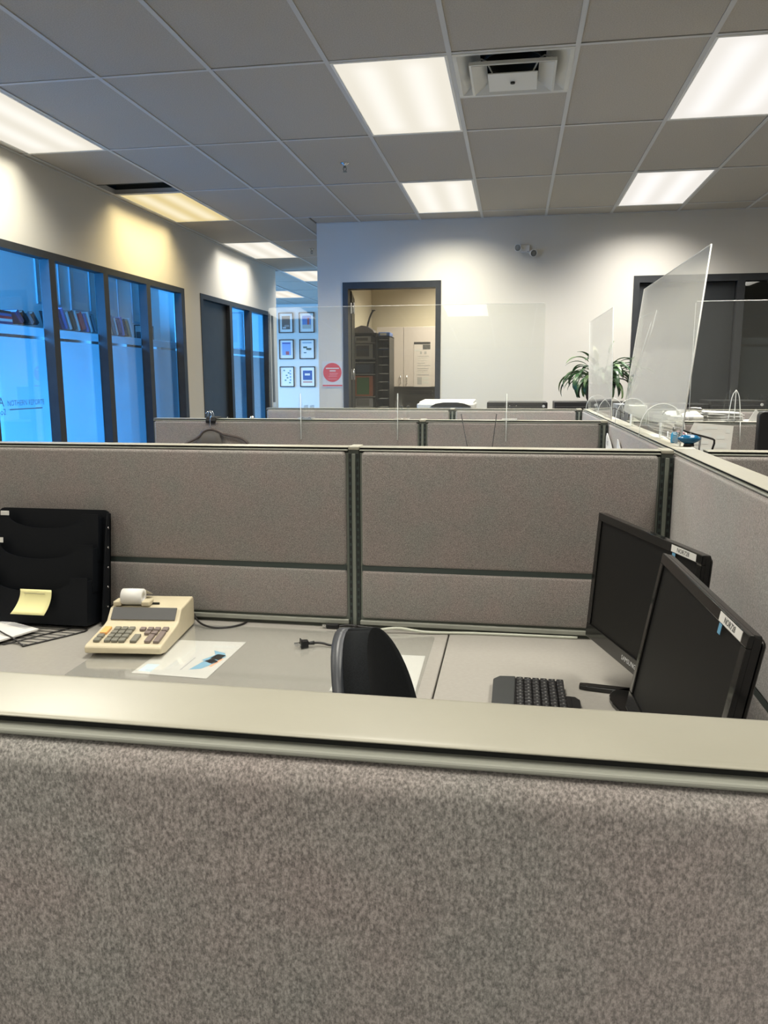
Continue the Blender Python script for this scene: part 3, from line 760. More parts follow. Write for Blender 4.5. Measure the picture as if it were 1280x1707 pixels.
s1, at1 = sheet('printed_sheet', 'white printed sheet with a blue picture, in front of the calculator',
    [(-.971, 1.806), (-.761, 1.798), (-.755, 2.083), (-.965, 2.070)],
    [(.05, .22, .06, .26, LB), (.38, .405, .15, .85, LG), (.46, .475, .10, .80, LG), (.55, .57, .16, .5, PAPERG), (.60, .615, .36, .66, LG), (.62, .93, .80, .88, LG)])
for nm, poly, pm in (('picture', [(.66, .18), (.80, .22), (.92, .42), (.80, .50), (.72, .40)], MB_), ('picture', [(.68, .44), (.86, .36), (.95, .56), (.88, .66), (.70, .72), (.78, .60)], MB_),
                     ('picture', [(.86, .30), (.90, .28), (.95, .5), (.91, .52)], OR), ('picture', [(.76, .50), (.90, .46), (.93, .60), (.80, .62)], LB)):
    b = B(); b.prism([tuple(at1(u, v)) for u, v in poly], .0008, .00095, 'z', pm); b.build(nm, s1)
sheet('printed_sheet', 'plain white sheet half hidden behind the chair back', [(-.432, 1.772), (-.222, 1.768), (-.226, 2.052), (-.436, 2.046)], [(.62, .9, .55, .57, LG), (.6, .85, .42, .44, LG)])
b = B(); b.prism(rr(-.46, .46, -.235, .235, .02), 0, .0012, 'z', PADCLEAR); o = b.build('desk_mat', loc=(-.675, 1.985, ZD+.0016)); tag(o, 'clear plastic desk mat over the papers', 'desk mat')

# ------------------------------------------------------------------ loose plugs and cables
def plug(loc, rz, parent):
    M_ = Matrix.Translation(loc) @ Matrix.Rotation(rz, 4, 'Z')
    b = B(); b.prism([(-.022, -.009), (.0, -.012), (.0, .012), (-.022, .009)], .0, .018, 'z', BLACKP, M=M_); b.box(-.004, 0, -.015, .015, 0, .022, BLACKP, bev=.001, M=M_); b.cyl((-.030, 0, .009), .006, .02, BLACKP, 'x', 10, r2=.004, M=M_); b.build('plug_body', parent, world=True)
    for s in (-1, 1):
        b = B(); b.box(0, .017, s*.0065-.0008, s*.0065+.0008, .006, .012, CHROME, M=M_); b.build('prong', parent, world=True)
pc = thing('power_cable', 'black power cable with a two-pin plug lying on the desk mat', 'cable', (-.55, 2.1, ZD+.003))
plug((-.585, 2.062, ZD+.0035), R(205), pc)
b = B(); b.tube([(-.552, 2.078, ZD+.0125), (-.53, 2.090, ZD+.010), (-.500, 2.078, ZD+.007), (-.478, 2.092, ZD+.007), (-.488, 2.15, ZD+.007), (-.482, 2.21, ZD+.007), (-.460, 2.255, ZD+.010)], .0036, WIREB, smoothpath=2); b.build('cord', pc, world=True)
c2 = thing('monitor_cable', 'black cable end with connector lying beside the slotted post', 'cable', (-.53, 2.27, ZD))
b = B(); b.box(-.555, -.515, 2.243, 2.258, ZD, ZD+.016, BLACKP, bev=.004); b.build('connector', c2, world=True)
b = B(); b.box(-.568, -.555, 2.246, 2.255, ZD+.004, ZD+.012, CHROME, bev=.001); b.build('connector_tip', c2, world=True)
b = B(); b.tube([(-.515, 2.250, ZD+.008), (-.49, 2.262, ZD+.010), (-.46, 2.266, ZD+.006), (-.40, 2.262, ZD+.004)], .0036, WIREB, smoothpath=2); b.build('cord', c2, world=True)
b = B(); b.tube([(-.40, 2.235, ZD+.004), (-.36, 2.232, ZD+.015), (-.32, 2.240, ZD+.016), (-.26, 2.238, ZD+.007), (-.19, 2.250, ZD+.004), (-.10, 2.262, ZD+.004), (.2, 2.266, ZD+.004)], .0045, mat('grey_cable', (.42, .43, .36), .5), smoothpath=2)
tag(b.build('grey_cable'), 'grey cable running along the foot of the right back panel', 'cable')

# ------------------------------------------------------------------ keyboard (user sits left of it, facing +x)
kb = thing('keyboard', 'black ergonomic keyboard in front of the monitors', 'keyboard', (.07, 1.68, ZD))
yN, yF = 1.44, 1.895
b = B(); out = [(-.035, yN), (.160, yN), (.170, 1.78), (.160, 1.80), (.138, 1.802), (.132, yF-.002), (.05, yF+.004), (-.018, yF), (-.035, yF-.02)]
b.prism(out, ZD, ZD+.014, 'z', BLACKP, bev=.003); b.build('base', kb, world=True)
b = B(); b.prism([(-.035, yN), (.012, yN), (.020, yF), (-.020, yF-.003), (-.035, yF-.025)], ZD+.012, ZD+.020, 'z', mat('palm_rest_grey', (.022, .024, .024), .6), bev=.003); b.build('palm_rest', kb, world=True)
KEYB = mat('keycap_black', (.010, .010, .011), .4)
kc = 0
for c in range(6):
    xk = .030+c*.0195 - (0.0)
    for r in range(21):
        yk = yF-.014-r*.0198-(c*.002)
        if yk < yN+.01 or (c >= 5 and yk > 1.888): continue
        b = B(); b.box(xk-.0085, xk+.0085, yk-.0085, yk+.0085, ZD+.013, ZD+.021+c*.0006, KEYB, bev=.0025, seg=2); k_ = b.build('keycap', kb, world=True)
LEGEND = mat('key_legend', (.22, .22, .22), .6)
b = B()
for c in range(6):
    for r in range(21):
        xk = .030+c*.0195; yk = yF-.014-r*.0198-(c*.002)
        if yk < yN+.01 or (c >= 5 and yk > 1.888): continue
        b.box(xk-.001, xk+.003, yk-.002, yk+.001, ZD+.021+c*.0006, ZD+.0213+c*.0006, LEGEND)
b.build('key_legends', kb, world=True, kind='stuff')
b = B(); b.prism([(.148, yN), (.160, yN), (.168, 1.775), (.150, 1.79)], ZD+.012, ZD+.017, 'z', BLACKP); b.build('indicator_strip', kb, world=True)

# ------------------------------------------------------------------ monitors
def monitor(label, tl, yw, tl_tilt, W=.50, H=.32, foot=True, extras=True, logo=True):
    """tl: top left corner of the front face seen by the viewer"""
    wv = Vector((math.cos(yw), math.sin(yw), 0)); nv = Vector((math.sin(yw), -math.cos(yw), 0))
    dn = (-Vector((0, 0, 1))*math.cos(tl_tilt)+nv*math.sin(tl_tilt))
    W = W-.008; c = Vector(tl)+wv*W/2+dn*H/2; front = wv.cross(-dn)      # toward viewer
    M_ = frame_M(c, wv, -dn)                                  # local x right, y up, z toward the user
    base = c-front*.09
    t = thing('computer_monitor', label, 'monitor', (base.x, base.y, ZD), 0, 'black widescreen monitors on the right worktop')
    hw, hh = W/2, H/2
    b = B()
    bz = .019
    b.prism(rr(-hw, hw, -hh, hh, .006, 3), -.018, -.0078, 'z', GLOSSB, M=M_)
    b.box(-hw, hw, hh-bz, hh, -.0085, .0, GLOSSB, bev=.0015, M=M_); b.box(-hw, hw, -hh, -hh+.036, -.0085, .0, GLOSSB, bev=.0015, M=M_)
    b.box(-hw, -hw+bz, -hh+.036, hh-bz, -.0085, .0, GLOSSB, bev=.0015, M=M_); b.box(hw-bz, hw, -hh+.036, hh-bz, -.0085, .0, GLOSSB, bev=.0015, M=M_)
    b.build('bezel', t, world=True)
    b = B(); b.box(-hw+bz, hw-bz, -hh+.036, hh-bz, -.008, -.0045, SCREEN, M=M_); b.build('screen', t, world=True)
    b = B(); b.prism([(-hw+.01, -.026), (hw-.01, -.026), (hw-.02, -.045), (hw-.09, -.066), (-hw+.09, -.066), (-hw+.02, -.045)], -hh+.02, hh-.02, 'y', GLOSSB, M=M_ , bev=.006)
    b.bm.free(); b = B()
    # rear shell: layered tapering slab
    for (ix, iy, z0, z1) in ((.006, .006, -.030, -.016), (.06, .05, -.050, -.029)):
        b.box(-hw+ix, hw-ix, -hh+iy, hh-iy, z0, z1, GLOSSB, bev=.009, seg=3, M=M_, smooth=True)
    b.build('rear_shell', t, world=True)
    # neck and foot
    b = B(); nb = c-front*.075
    b.box(-.03, .03, -.012, .012, ZD+.012, c.z-.03, GLOSSB, bev=.004, M=Matrix.Translation((nb.x, nb.y, 0)) @ Matrix.Rotation(yw, 4, 'Z')); b.build('neck', t, world=True)
    b = B(); Mf = Matrix.Translation((nb.x, nb.y, ZD)) @ Matrix.Rotation(yw, 4, 'Z')
    pts = []
    for k in range(28):
        a = 2*math.pi*k/28; pts.append((.115*math.copysign(abs(math.cos(a))**.7, math.cos(a)), -.02+.08*math.copysign(abs(math.sin(a))**.7, math.sin(a))))
    b.prism(pts, 0, .013, 'z', GLOSSB, M=Mf, bev=.003); b.build('stand_foot', t, world=True)
    # stickers
    b = B(); b.box(hw-.118, hw-.022, hh-.017, hh-.003, .0, .0006, PAPER, M=M_); st = b.build('asset_sticker', t, world=True)
    iv = t.matrix_basis.inverted()
    text_part('sticker_lettering', 'NOR728', .013, INK, t, iv @ M_ @ Matrix.Translation((hw-.071, hh-.010, .0009)), extrude=.0001)
    b = B(); b.box(hw-.112, hw-.100, hh-.034, hh-.0185, .0, .0005, mat('energy_sticker_blue', (.10, .27, .42), .5), M=M_); b.build('energy_sticker', t, world=True)
    if logo: text_part('maker_lettering', 'SAMSUNG', .016, mat('silver_lettering', (.45, .45, .45), .5), t, iv @ M_ @ Matrix.Translation((-hw+.25, -hh+.018, .0003)), extrude=.0003)
    b = B()
    for k in range(2): b.cyl((hw-.004-.006*k, hh-.010, -.012-.008*k), .0035, .004, CHROME, 'x', 8, M=M_)
    b.build('corner_glint', t, world=True)  # bright chrome studs added to imitate glints at the monitor corner
    return M_
MR = monitor('rear black monitor nearer the corner, maker name on lower edge', (.216, 1.992, 1.169), R(-73.06), R(4.04))
MF = monitor('front black monitor with a matte screen, nearest the viewer', (.288, 1.531, 1.170), R(-87.5), R(9.8), logo=False)
# the long front foot seen under the rear monitor
b = B(); b.prism([(.178, -.009), (.196, -.012), (.335, -.014), (.335, .014), (.196, .012), (.178, .009)], 0, .013, 'z', GLOSSB, bev=.003, M=Matrix.Translation((0, 1.915, ZD)) @ Matrix.Rotation(R(-9), 4, 'Z'))
o = b.build('monitor_foot_arm', loc=None); 
for q in bpy.data.objects:
    if q.name == 'computer_monitor':
        for v in o.data.vertices: v.co -= Vector(q.location)
        o.parent = q; o.name = 'foot_arm'
b = B(); b.tube([(.38, 1.32, .95), (.405, 1.25, .90), (.415, 1.12, .80), (.415, 1.05, ZD+.006)], .006, GLOSSB, smoothpath=2); tag(b.build('thick_cable'), 'black cable hanging behind the front monitor', 'cable')
b = B(); b.lathe([(0, 0), (.022, 0), (.024, .02), (.020, .05), (.0, .054)], mat('brown_cap', (.05, .035, .035), .5), 20, M=Matrix.Translation((.385, 1.155, ZD))); tag(b.build('pen_cup'), 'small dark rounded cup at the right edge below the front monitor', 'cup')

# ------------------------------------------------------------------ office chair (only the back shows above the near panel)
ch = thing('office_chair', 'black office chair whose rounded back rises over the near panel', 'office chair', (-.203, 1.42, 0), R(-1))
# local: faces +x. back pad upright plane yz
def arch(hw_, z0, z1, n=18):
    pts = [(-hw_, z0), (hw_, z0)]
    for k in range(n+1):
        a = math.pi*k/n; pts.append((hw_*math.cos(a)*(1.0), z1-(z1-z0)*.50+(z1-z0)*.50*math.sin(a)))
    return pts
def backshell(name, x_, t_, hw_, z0, z1, mt, curve=.05):
    b = B(); n = 18; mrows = 26; F = []
    for j in range(mrows+1):
        v = math.sin(math.pi/2*j/mrows); z = z0+(z1-z0)*v
        wdt = hw_*(math.sqrt(max(0, 1-((v-.30)/.70)**2)) if v > .30 else (.80+.20*v/.30)) if v < 1 else hw_*.02
        row = []
        for i in range(n+1):
            u = -1+2*i/n; row.append((x_-curve*(1-(u*wdt/hw_)**2)-.03*v*v+.02, u*max(wdt, .004), z))
        F.append(row)
    b.grid(F, mt, thick=t_); return b.build(name, ch)
backshell('back_pad', .0, .045, .215, .52, 1.022, CHAIRF)
backshell('back_shell', -.046, .022, .222, .50, 1.019, CHAIRS)
b = B(); b.box(-.02, .46, -.24, .24, .43, .50, CHAIRF, bev=.03, seg=4, smooth=True); b.build('seat', ch)
b = B(); b.box(.08, .38, -.16, .16, .405, .432, CHAIRS, bev=.008); b.build('seat_plate', ch)
b = B(); b.tube([(.22, 0, .40), (-.05, 0, .38), (-.095, 0, .5), (-.085, 0, .72)], .018, CHAIRS, smoothpath=2); b.build('back_support', ch)
b = B(); b.cyl((.22, 0, .24), .026, .34, CHROME); b.build('gas_lift', ch)
for k in range(5):
    a = R(72*k+20); M_ = Matrix.Translation((.22, 0, 0)) @ Matrix.Rotation(a, 4, 'Z')
    b = B(); b.tube([(0, 0, .10), (.16, 0, .085), (.27, 0, .065)], .016, CHAIRS, M=M_); leg = b.build('leg', ch)
    b = B(); b.cyl((.27, .0, .027), .027, .04, BLACKP, 'y', 16, M=M_); b.cyl((.27, 0, .06), .008, .03, CHROME, M=M_); b.build('caster', leg)
for s in (-1, 1):
    b = B(); b.tube([(.20, s*.22, .42), (.20, s*.29, .44), (.20, s*.29, .62)], .014, CHAIRS, smoothpath=1); b.box(.08, .32, s*.29-.03, s*.29+.03, .62, .645, BLACKP, bev=.008); b.build('armrest', ch)

# ================================================================== CLEAR SCREENS
def arch_fin(M_, w_, h, th=.004, z0=0):
    pts = [(-w_/2, z0)]+[(-w_/2*math.cos(math.pi*k/14), z0+h*math.sin(math.pi*k/14)**.75) for k in range(1, 14)]+[(w_/2, z0)]
    pts2 = [(x_, z_) for x_, z_ in pts]
    b = B(); b.prism(pts2, -th/2, th/2, 'y', ACRYL, M=M_); return b
def edge_tube(pts, r=.0017): b = B(); b.tube(pts, r, ACEDGE, seg=6); return b
# A: wide screen along the second row
a = thing('acrylic_screen', 'wide clear acrylic screen standing across the second row', 'sneeze guard', (-.55, 3.90, CT), 0, 'clear acrylic desk screens')
Mt = Matrix.Translation((0, 3.9, CT)) @ Matrix.Rotation(R(-2.8), 4, 'X') @ Matrix.Translation((0, -3.9, -CT))
b = B(); b.prism(rr(-1.245, .135, CT+.028, 1.858, .012, 3), 3.898, 3.902, 'y', ACRYL, M=Mt); b.build('sheet', a, world=True)
b = edge_tube([Mt @ Vector((-1.240, 3.9, 1.859)), Mt @ Vector((.130, 3.9, 1.859))], .0008); b.build('polished_edge', a, world=True)
for x in (-1.065, -.57, -.037):
    b = B(); b.prism([(-.004, 1.20), (.004, 1.20), (.012, CT+.01), (.010, 1.36), (.003, 1.432), (-.003, 1.432), (-.010, 1.36), (-.012, CT+.01)], 3.845, 3.853, 'y', ACRYL, M=Matrix.Translation((x, 0, 0))); 
    s_ = b.build('support_foot', a, world=True)
    b = B(); b.box(x-.022, x+.022+.03, 3.852, 3.948, CT+.0005, CT+.006, ACRYL, bev=.001); b.box(x+.012, x+.016, 3.86, 3.94, CT+.005, CT+.07, ACRYL); b.box(x+.044, x+.048, 3.86, 3.94, CT+.005, CT+.07, ACRYL); b.build('clamp_foot', a, world=True)
    b = edge_tube([(x, 3.849, 1.20), (x, 3.849, 1.43)], .0018); b.build('polished_edge', a, world=True)
# B: tall screen on the spine
def spine_screen(label, pbn, pbf, ptf, ptn, fins, yfin):
    t = thing('acrylic_screen', label, 'sneeze guard', (SX+.04, (pbn[1]+pbf[1])/2, CT), 0, 'clear acrylic desk screens')
    V = [Vector(p) for p in (pbn, pbf, ptf, ptn)]
    n = Vector((1, 0, 0))*.0022
    b = B(); tm = bmesh.new(); lo = [tm.verts.new(v-n) for v in V]; hi = [tm.verts.new(v+n) for v in V]
    tm.faces.new(lo); tm.faces.new(hi[::-1])
    for i in range(4): tm.faces.new((lo[i], hi[i], hi[(i+1) % 4], lo[(i+1) % 4]))
    bmesh.ops.recalc_face_normals(tm, faces=tm.faces[:]); b._merge(tm, ACRYL); b.build('sheet', t, world=True)
    for i, j in ((0, 3), (3, 2), (2, 1)):
        b = edge_tube([V[i], V[j]], .0022 if (i, j) == (0, 3) else .0014); b.build('polished_edge', t, world=True)
    for (y, wd, h) in fins:
        M_ = Matrix.Translation((SX+.045, y, CT+.0015))
        b = arch_fin(M_, wd, h); b.build('arched_foot', t, world=True)
        pts = [(-wd/2*math.cos(math.pi*k/16), 0, h*abs(math.sin(math.pi*k/16))**.75) for k in range(0, 17)]
        b = B(); b.tube(pts, .0012, ACEDGE, seg=5, M=M_); b.build('polished_edge', t, world=True)
        b = B(); b.box(-.004, .004, -.02, .02, 0, .05, ACRYL, M=M_); b.box(-.006, -.004, -.02, .02, 0, .05, ACEDGE, M=M_); b.build('slot_block', t, world=True)
    return t
spine_screen('tall clear acrylic screen on the side panel, its top leaning right', (.488, 2.43, CT+.002), (.498, 3.75, CT+.055), (.560, 3.75, 1.894), (.540, 2.43, 1.876), ((2.78, .15, .115), (3.48, .14, .115)), 0)
spine_screen('smaller clear acrylic screen farther along, before the plant', (.470, 3.97, CT+.002), (.470, 5.20, CT+.012), (.455, 5.20, 1.852), (.455, 3.97, 1.838), ((4.25, .13, .10), (4.95, .13, .10)), 0)
# C: screen across the right second row
t = thing('acrylic_screen', 'clear acrylic screen across the right second row before the dark door', 'sneeze guard', (1.4, 3.9, CT), 0, 'clear acrylic desk screens')
b = B(); b.prism(rr(.815, 1.90, CT+.002, 1.850, .012, 3), 3.898, 3.902, 'y', ACRYL); b.build('sheet', t, world=True)
b = edge_tube([(.82, 3.9, 1.851), (1.895, 3.9, 1.851)], .0016); b.build('polished_edge', t, world=True)
b = edge_tube([(.815, 3.9, 1.845), (.815, 3.9, CT+.004)], .0012); b.build('polished_edge', t, world=True)
for x in (1.005, 1.65):
    b = B()
    for dx in (-.014, 0, .014): b.tube([(x+dx*1.9, 3.845, CT+.004), (x+dx*1.5, 3.848, CT+.08), (x+dx, 3.848, CT+.125), (x, 3.848, CT+.147)], .0018, ACEDGE, seg=6, smoothpath=1)
    b.tube([(x+.027, 3.845, CT+.004), (x+.030, 3.840, 1.21)], .0014, ACEDGE, seg=6)
    b.build('arched_foot', t, world=True)
    b = B(); b.box(x-.03, x+.03, 3.86, 3.94, CT+.0005, CT+.006, ACRYL); b.build('clamp_foot', t, world=True)

# ================================================================== SECOND ROW BITS
hg = thing('coat_hanger', 'brown plastic coat hanger hanging from a clip on the second row', 'coat hanger', (-1.545, 3.84, 1.26))
b = B(); y = 3.842
b.tube([(-1.70, y, 1.165), (-1.66, y, 1.182), (-1.61, y, 1.205), (-1.585, y, 1.238), (-1.545, y, 1.250), (-1.50, y, 1.236), (-1.475, y, 1.220), (-1.40, y, 1.208), (-1.365, y, 1.195), (-1.345, y, 1.172)], .007, mat('hanger_brown', (.075, .058, .052), .45), smoothpath=2)
b.build('hanger_arms', hg, world=True)
b = B(); y2 = 3.842; b.grid([[(-1.64+.04*i, y2, 1.12), (-1.62+.033*i, y2, 1.19+.0), (-1.595+.0225*i, y2, 1.240)] for i in range(5)], mat('hanger_web', (.10, .092, .085), .6), thick=.002); b.build('shoulder_web', hg, world=True)
b = B(); b.tube([(-1.545, y, 1.250), (-1.545, y-.002, 1.30), (-1.535, y, 1.318), (-1.540, y, 1.335), (-1.557, y, 1.338), (-1.568, y, 1.326)], .0024, CHROME, smoothpath=2); b.build('hook', hg, world=True)
bc = thing('binder_clip', 'black binder clip gripping the second row cap by the hanger', 'clip', (-1.545, 3.865, 1.29))
b = B(); b.prism([(3.858, 1.308), (3.845, 1.290), (3.850, 1.277), (3.868, 1.3035), (3.94, 1.3035), (3.942, 1.308)], -1.572, -1.520, 'x', BLACKP); b.build('jaw', bc, world=True)
b = B(); b.tube([(-1.565, 3.860, 1.308), (-1.560, 3.862, 1.335), (-1.548, 3.862, 1.342), (-1.536, 3.862, 1.335), (-1.53, 3.860, 1.308)], .0015, CHROME, smoothpath=1); b.build('wire_handle', bc, world=True)
b = B(); b.lathe([(0, .0), (.012, .0), (.012, .006), (.004, .014), (0, .014)], CHROME, 12, M=Matrix.Translation((-1.34, 3.90, CT))); tag(b.build('push_pin'), 'tiny shiny pin lying on the second row cap', 'pin')
rd = thing('wire_easel', 'two thin black rods of a wire stand rising before the second row', 'stand', (-.16, 3.80, ZD))
for x0, x1 in ((-.225, -.2525), (-.098, -.083)):
    b = B(); b.tube([(x0+(x0-x1)*3.3, 3.79, ZD+.002), (x1, 3.80, 1.334)], .0022, WIREB, seg=6); b.build('rod', rd, world=True)
b = B(); b.tube([(-.14+.0, 3.79, ZD+.003), (-.16, 3.70, ZD+.003), (-.13, 3.70, ZD+.003), (-.148, 3.79, ZD+.003)], .0022, WIREB, seg=6); b.build('base_wire', rd, world=True)

# papers in wall pockets on the spine, second cubicle
lh = thing('letter_holder', 'white paper holder with folded sheets on the far side panel', 'letter holder', (.43, 3.75, 1.1))
b = B(); b.box(.395, .445, 3.58, 3.84, 1.02, 1.172, mat('holder_white', (.70, .71, .68), .4), bev=.006); b.build('pocket', lh, world=True)
b = B(); b.prism([(3.83, 1.10), (3.60, 1.10), (3.58, 1.185), (3.66, 1.215), (3.80, 1.247), (3.83, 1.23)], .432, .436, 'x', PAPER); b.build('folded_sheet', lh, world=True)
b = B(); b.box(.430, .4315, 3.73, 3.79, 1.195, 1.215, PAPERG); b.build('printed_block', lh, world=True)
for k, (y0, y1, z0, z1, lb) in enumerate(((3.46, 3.30, 1.12, 1.245, 'narrow white note standing on the side panel, farther one'), (3.28, 3.12, 1.10, 1.215, 'small white note standing on the side panel, nearer one'))):
    b = B(); b.prism([(y0, z0), (y1, z0), (y1, z0+.07), ((y0*2+y1)/3, z1-.01), (y0, z1)], .437, .4405, 'x', PAPER); tag(b.build('pinned_note'), lb, 'note')

# blue dish, wire rack, white sheet on the right
bd = thing('blue_dish', 'glossy blue oval dish on the cap where the panels cross', 'dish', (.513, 2.43, CT+.0008))
Md_ = Matrix.Translation((.513, 2.43, CT+.001)) @ Matrix.Scale(.62, 4, (0, 1, 0))
b = B(); b.lathe([(.0, .008), (.014, .009), (.026, .015), (.033, .023), (.031, .027), (.022, .033), (.010, .035), (0, .0345)], mat('dish_blue', (.004, .085, .19), .18), 28, M=Md_); b.build('bowl', bd, world=True)
b = B(); b.lathe([(0, 0), (.016, 0), (.014, .010), (0, .011)], BLACKP, 20, M=Md_); b.build('base', bd, world=True)
pb = thing('pump_bottle', 'small blue bottle by the corner of the tall screen', 'bottle', (.505, 2.50, CT))
b = B(); b.lathe([(0, .001), (.010, .001), (.011, .006), (.011, .028), (.006, .036), (.0, .037)], mat('bottle_blue', (.03, .22, .38), .2), 18, M=Matrix.Translation((.496, 2.56, CT))); b.build('body', pb, world=True)
b = B(); b.cyl((.496, 2.56, CT+.043), .006, .014, BLACKP); b.tube([(.496, 2.56, CT+.048), (.512, 2.553, CT+.046)], .003, BLACKP); b.build('cap', pb, world=True)
wr = thing('wire_rack', 'black wire file rack standing right of the blue dish', 'wire rack', (.60, 2.7, ZD))
b = B()
pts = [(.537, 2.70, 1.05), (.537, 2.70, 1.325), (.545, 2.70, 1.334), (.575, 2.72, 1.322), (.650, 2.74, 1.303), (.661, 2.74, 1.296), (.652, 2.74, 1.26), (.64, 2.74, 1.05)]
b.tube(pts, .0034, WIREB, smoothpath=1); b.tube([(.575, 2.705, 1.323), (.575, 2.705, 1.05)], .0032, WIREB); b.tube([(.612, 2.73, 1.312), (.598, 2.73, 1.05)], .0032, WIREB)
b.build('front_loop', wr, world=True)
b = B(); b.tube([(.537, 2.70, 1.05), (.537, 2.85, 1.05), (.64, 2.88, 1.05), (.64, 2.74, 1.05)], .003, WIREB, closed=True)
b.tube([(.59, 2.80, 1.05), (.59, 2.80, ZD+.001)], .006, WIREB); b.cyl((.59, 2.80, ZD+.004), .05, .008, WIREB)
b.build('base_frame', wr, world=True)
# worktop carrying it
worktop('narrow worktop behind the right near panel, under the wire rack', .55, 2.0, 2.375, 3.0, legs=((.62, 2.42), (1.9, 2.42), (.62, 2.94), (1.9, 2.94)))
ws = thing('document_holder', 'white printed sheet standing before the right second-row panel', 'document', (.78, 3.3, ZD))
WSy = 3.30
b = B(); b.prism([(.690, 1.00), (.845, 1.00), (.862, 1.313), (.712, 1.325), (.690, 1.275)], WSy, WSy+.002, 'y', PAPER); b.build('sheet', ws, world=True)
b = B(); b.box(.70, .84, WSy-.01, WSy+.03, ZD+.0, ZD+.26, mat('holder_grey', (.4, .4, .4), .5), bev=.004); b.build('stand', ws, world=True)
for q in ((.725, .745, 1.295, 1.312), (.755, .80, 1.300, 1.309), (.74, .78, 1.265, 1.285), (.80, .83, 1.26, 1.275), (.835, .850, 1.285, 1.30), (.72, .77, 1.24, 1.252), (.79, .84, 1.225, 1.245), (.73, .785, 1.21, 1.225), (.825, .84, 1.19, 1.215)):
    b = B(); b.box(q[0], q[1], WSy-.0008, WSy-.0002, q[2], q[3], LG); b.build('printed_block', ws, world=True)
for q in ((.69, .735, 1.235), (.69, .73, 1.222), (.69, .735, 1.209), (.69, .728, 1.196)):
    b = B(); b.box(q[0]+.005, q[1], WSy-.0008, WSy-.0002, q[2], q[2]+.003, PAPERG); b.build('printed_block', ws, world=True)
# dark monitor at the right edge
t = thing('computer_monitor', 'black monitor seen from behind, cut by the right edge', 'monitor', (1.2, 3.42, ZD))
b = B(); b.prism(rr(.985, 1.46, ZD+.09, 1.367, .02), 3.40, 3.44, 'y', BLACKP, bev=.004); b.build('bezel', t, world=True)
b = B(); b.box(1.06, 1.40, 3.375, 3.402, ZD+.16, 1.30, BLACKP, bev=.01); b.build('rear_shell', t, world=True)
b = B(); b.box(1.0, 1.445, 3.44, 3.443, ZD+.12, 1.345, SCREEN); b.build('screen', t, world=True)
b = B(); b.box(1.20, 1.26, 3.41, 3.43, ZD+.01, ZD+.10, BLACKP); b.cyl((1.23, 3.42, ZD+.007), .11, .014, BLACKP); b.build('stand', t, world=True)

# ------------------------------------------------------------------ clutter in the right third cubicle
ph = thing('desk_telephone', 'cream desk telephone with a coiled black lead, third right cubicle', 'telephone', (.98, 4.98, ZD))
CREAM = mat('cream_plastic', (.68, .66, .60), .45)
b = B(); b.box(.90, 1.10, 4.86, 5.06, ZD, 1.262, mat('riser_grey', (.45, .44, .42), .5), bev=.006); b.build('riser', ph, world=True)
b = B(); b.prism([(4.86, 1.262), (5.06, 1.262), (5.06, 1.305), (4.86, 1.280)], .90, 1.10, 'x', CREAM, bev=.004); b.build('body', ph, world=True)
b = B(); b.tube([(.955, 4.90, 1.300), (1.0, 4.90, 1.312), (1.06, 4.92, 1.322), (1.095, 4.95, 1.312)], lambda u: .011+.006*abs(2*u-1)**3, CREAM, smoothpath=1); b.build('handset', ph, world=True)
b = B(); b.tube([(.865, 4.88, 1.25), (.868, 4.88, 1.285), (.885, 4.88, 1.312), (.93, 4.88, 1.322), (1.04, 4.90, 1.325), (1.10, 4.92, 1.318)], .0045, WIREB, smoothpath=2); b.build('lead', ph, world=True)
for x in (.945, .99, 1.03):
    b = B(); b.box(x-.012, x+.012, 4.857, 4.861, 1.266, 1.276, PAPERG); b.build('button_block', ph, world=True)
ps = thing('paper_stack', 'tall pile of loose white papers right of the telephone', 'paper', (1.22, 5.0, ZD))
b = B(); b.box(1.135, 1.33, 4.90, 5.18, ZD, 1.265, PAPER, bev=.004); b.build('pile', ps, world=True)
for k, (dx, rz, z) in enumerate(((0, 4, 1.268), (.01, -7, 1.276), (-.01, 11, 1.285), (.0, -3, 1.295))):
    b = B(); b.box(-.105, .105, -.13, .13, 0, .006, PAPER, bev=.001, M=Matrix.Translation((1.225+dx, 5.03, z)) @ Matrix.Rotation(R(rz), 4, 'Z') @ Matrix.Rotation(R(2), 4, 'Y')); b.build('sheet', ps, world=True)
cb = thing('storage_carton', 'open white carton with papers at the right edge, third cubicle', 'box', (1.45, 5.0, ZD))
b = B(); b.box(1.36, 1.60, 4.90, 5.12, ZD, 1.25, PAPER, bev=.003); b.build('body', cb, world=True)
b = B(); b.prism([(1.36, 1.25), (1.40, 1.322), (1.46, 1.25)], 4.91, 4.914, 'y', PAPER); b.prism([(1.44, 1.25), (1.50, 1.30), (1.60, 1.25)], 4.95, 4.954, 'y', PAPER); b.build('flap', cb, world=True)
cd = thing('picture_card', 'small white card with grey figures beyond the tall screen', 'card', (.93, 4.8, ZD))
b = B(); b.box(.80, .90, 4.79, 4.80, 1.255, 1.290, PAPER); b.box(.845, .855, 4.79, 4.80, ZD, 1.255, STEELP); b.box(.80, .90, 4.77, 4.82, ZD, ZD+.008, STEELP); b.build('card', cd, world=True)
for q in ((.812, .822, 1.262, 1.272), (.860, .885, 1.262, 1.276)):
    b = B(); b.box(q[0], q[1], 4.7885, 4.7895, q[2], q[3], PAPERG); b.build('printed_block', cd, world=True)
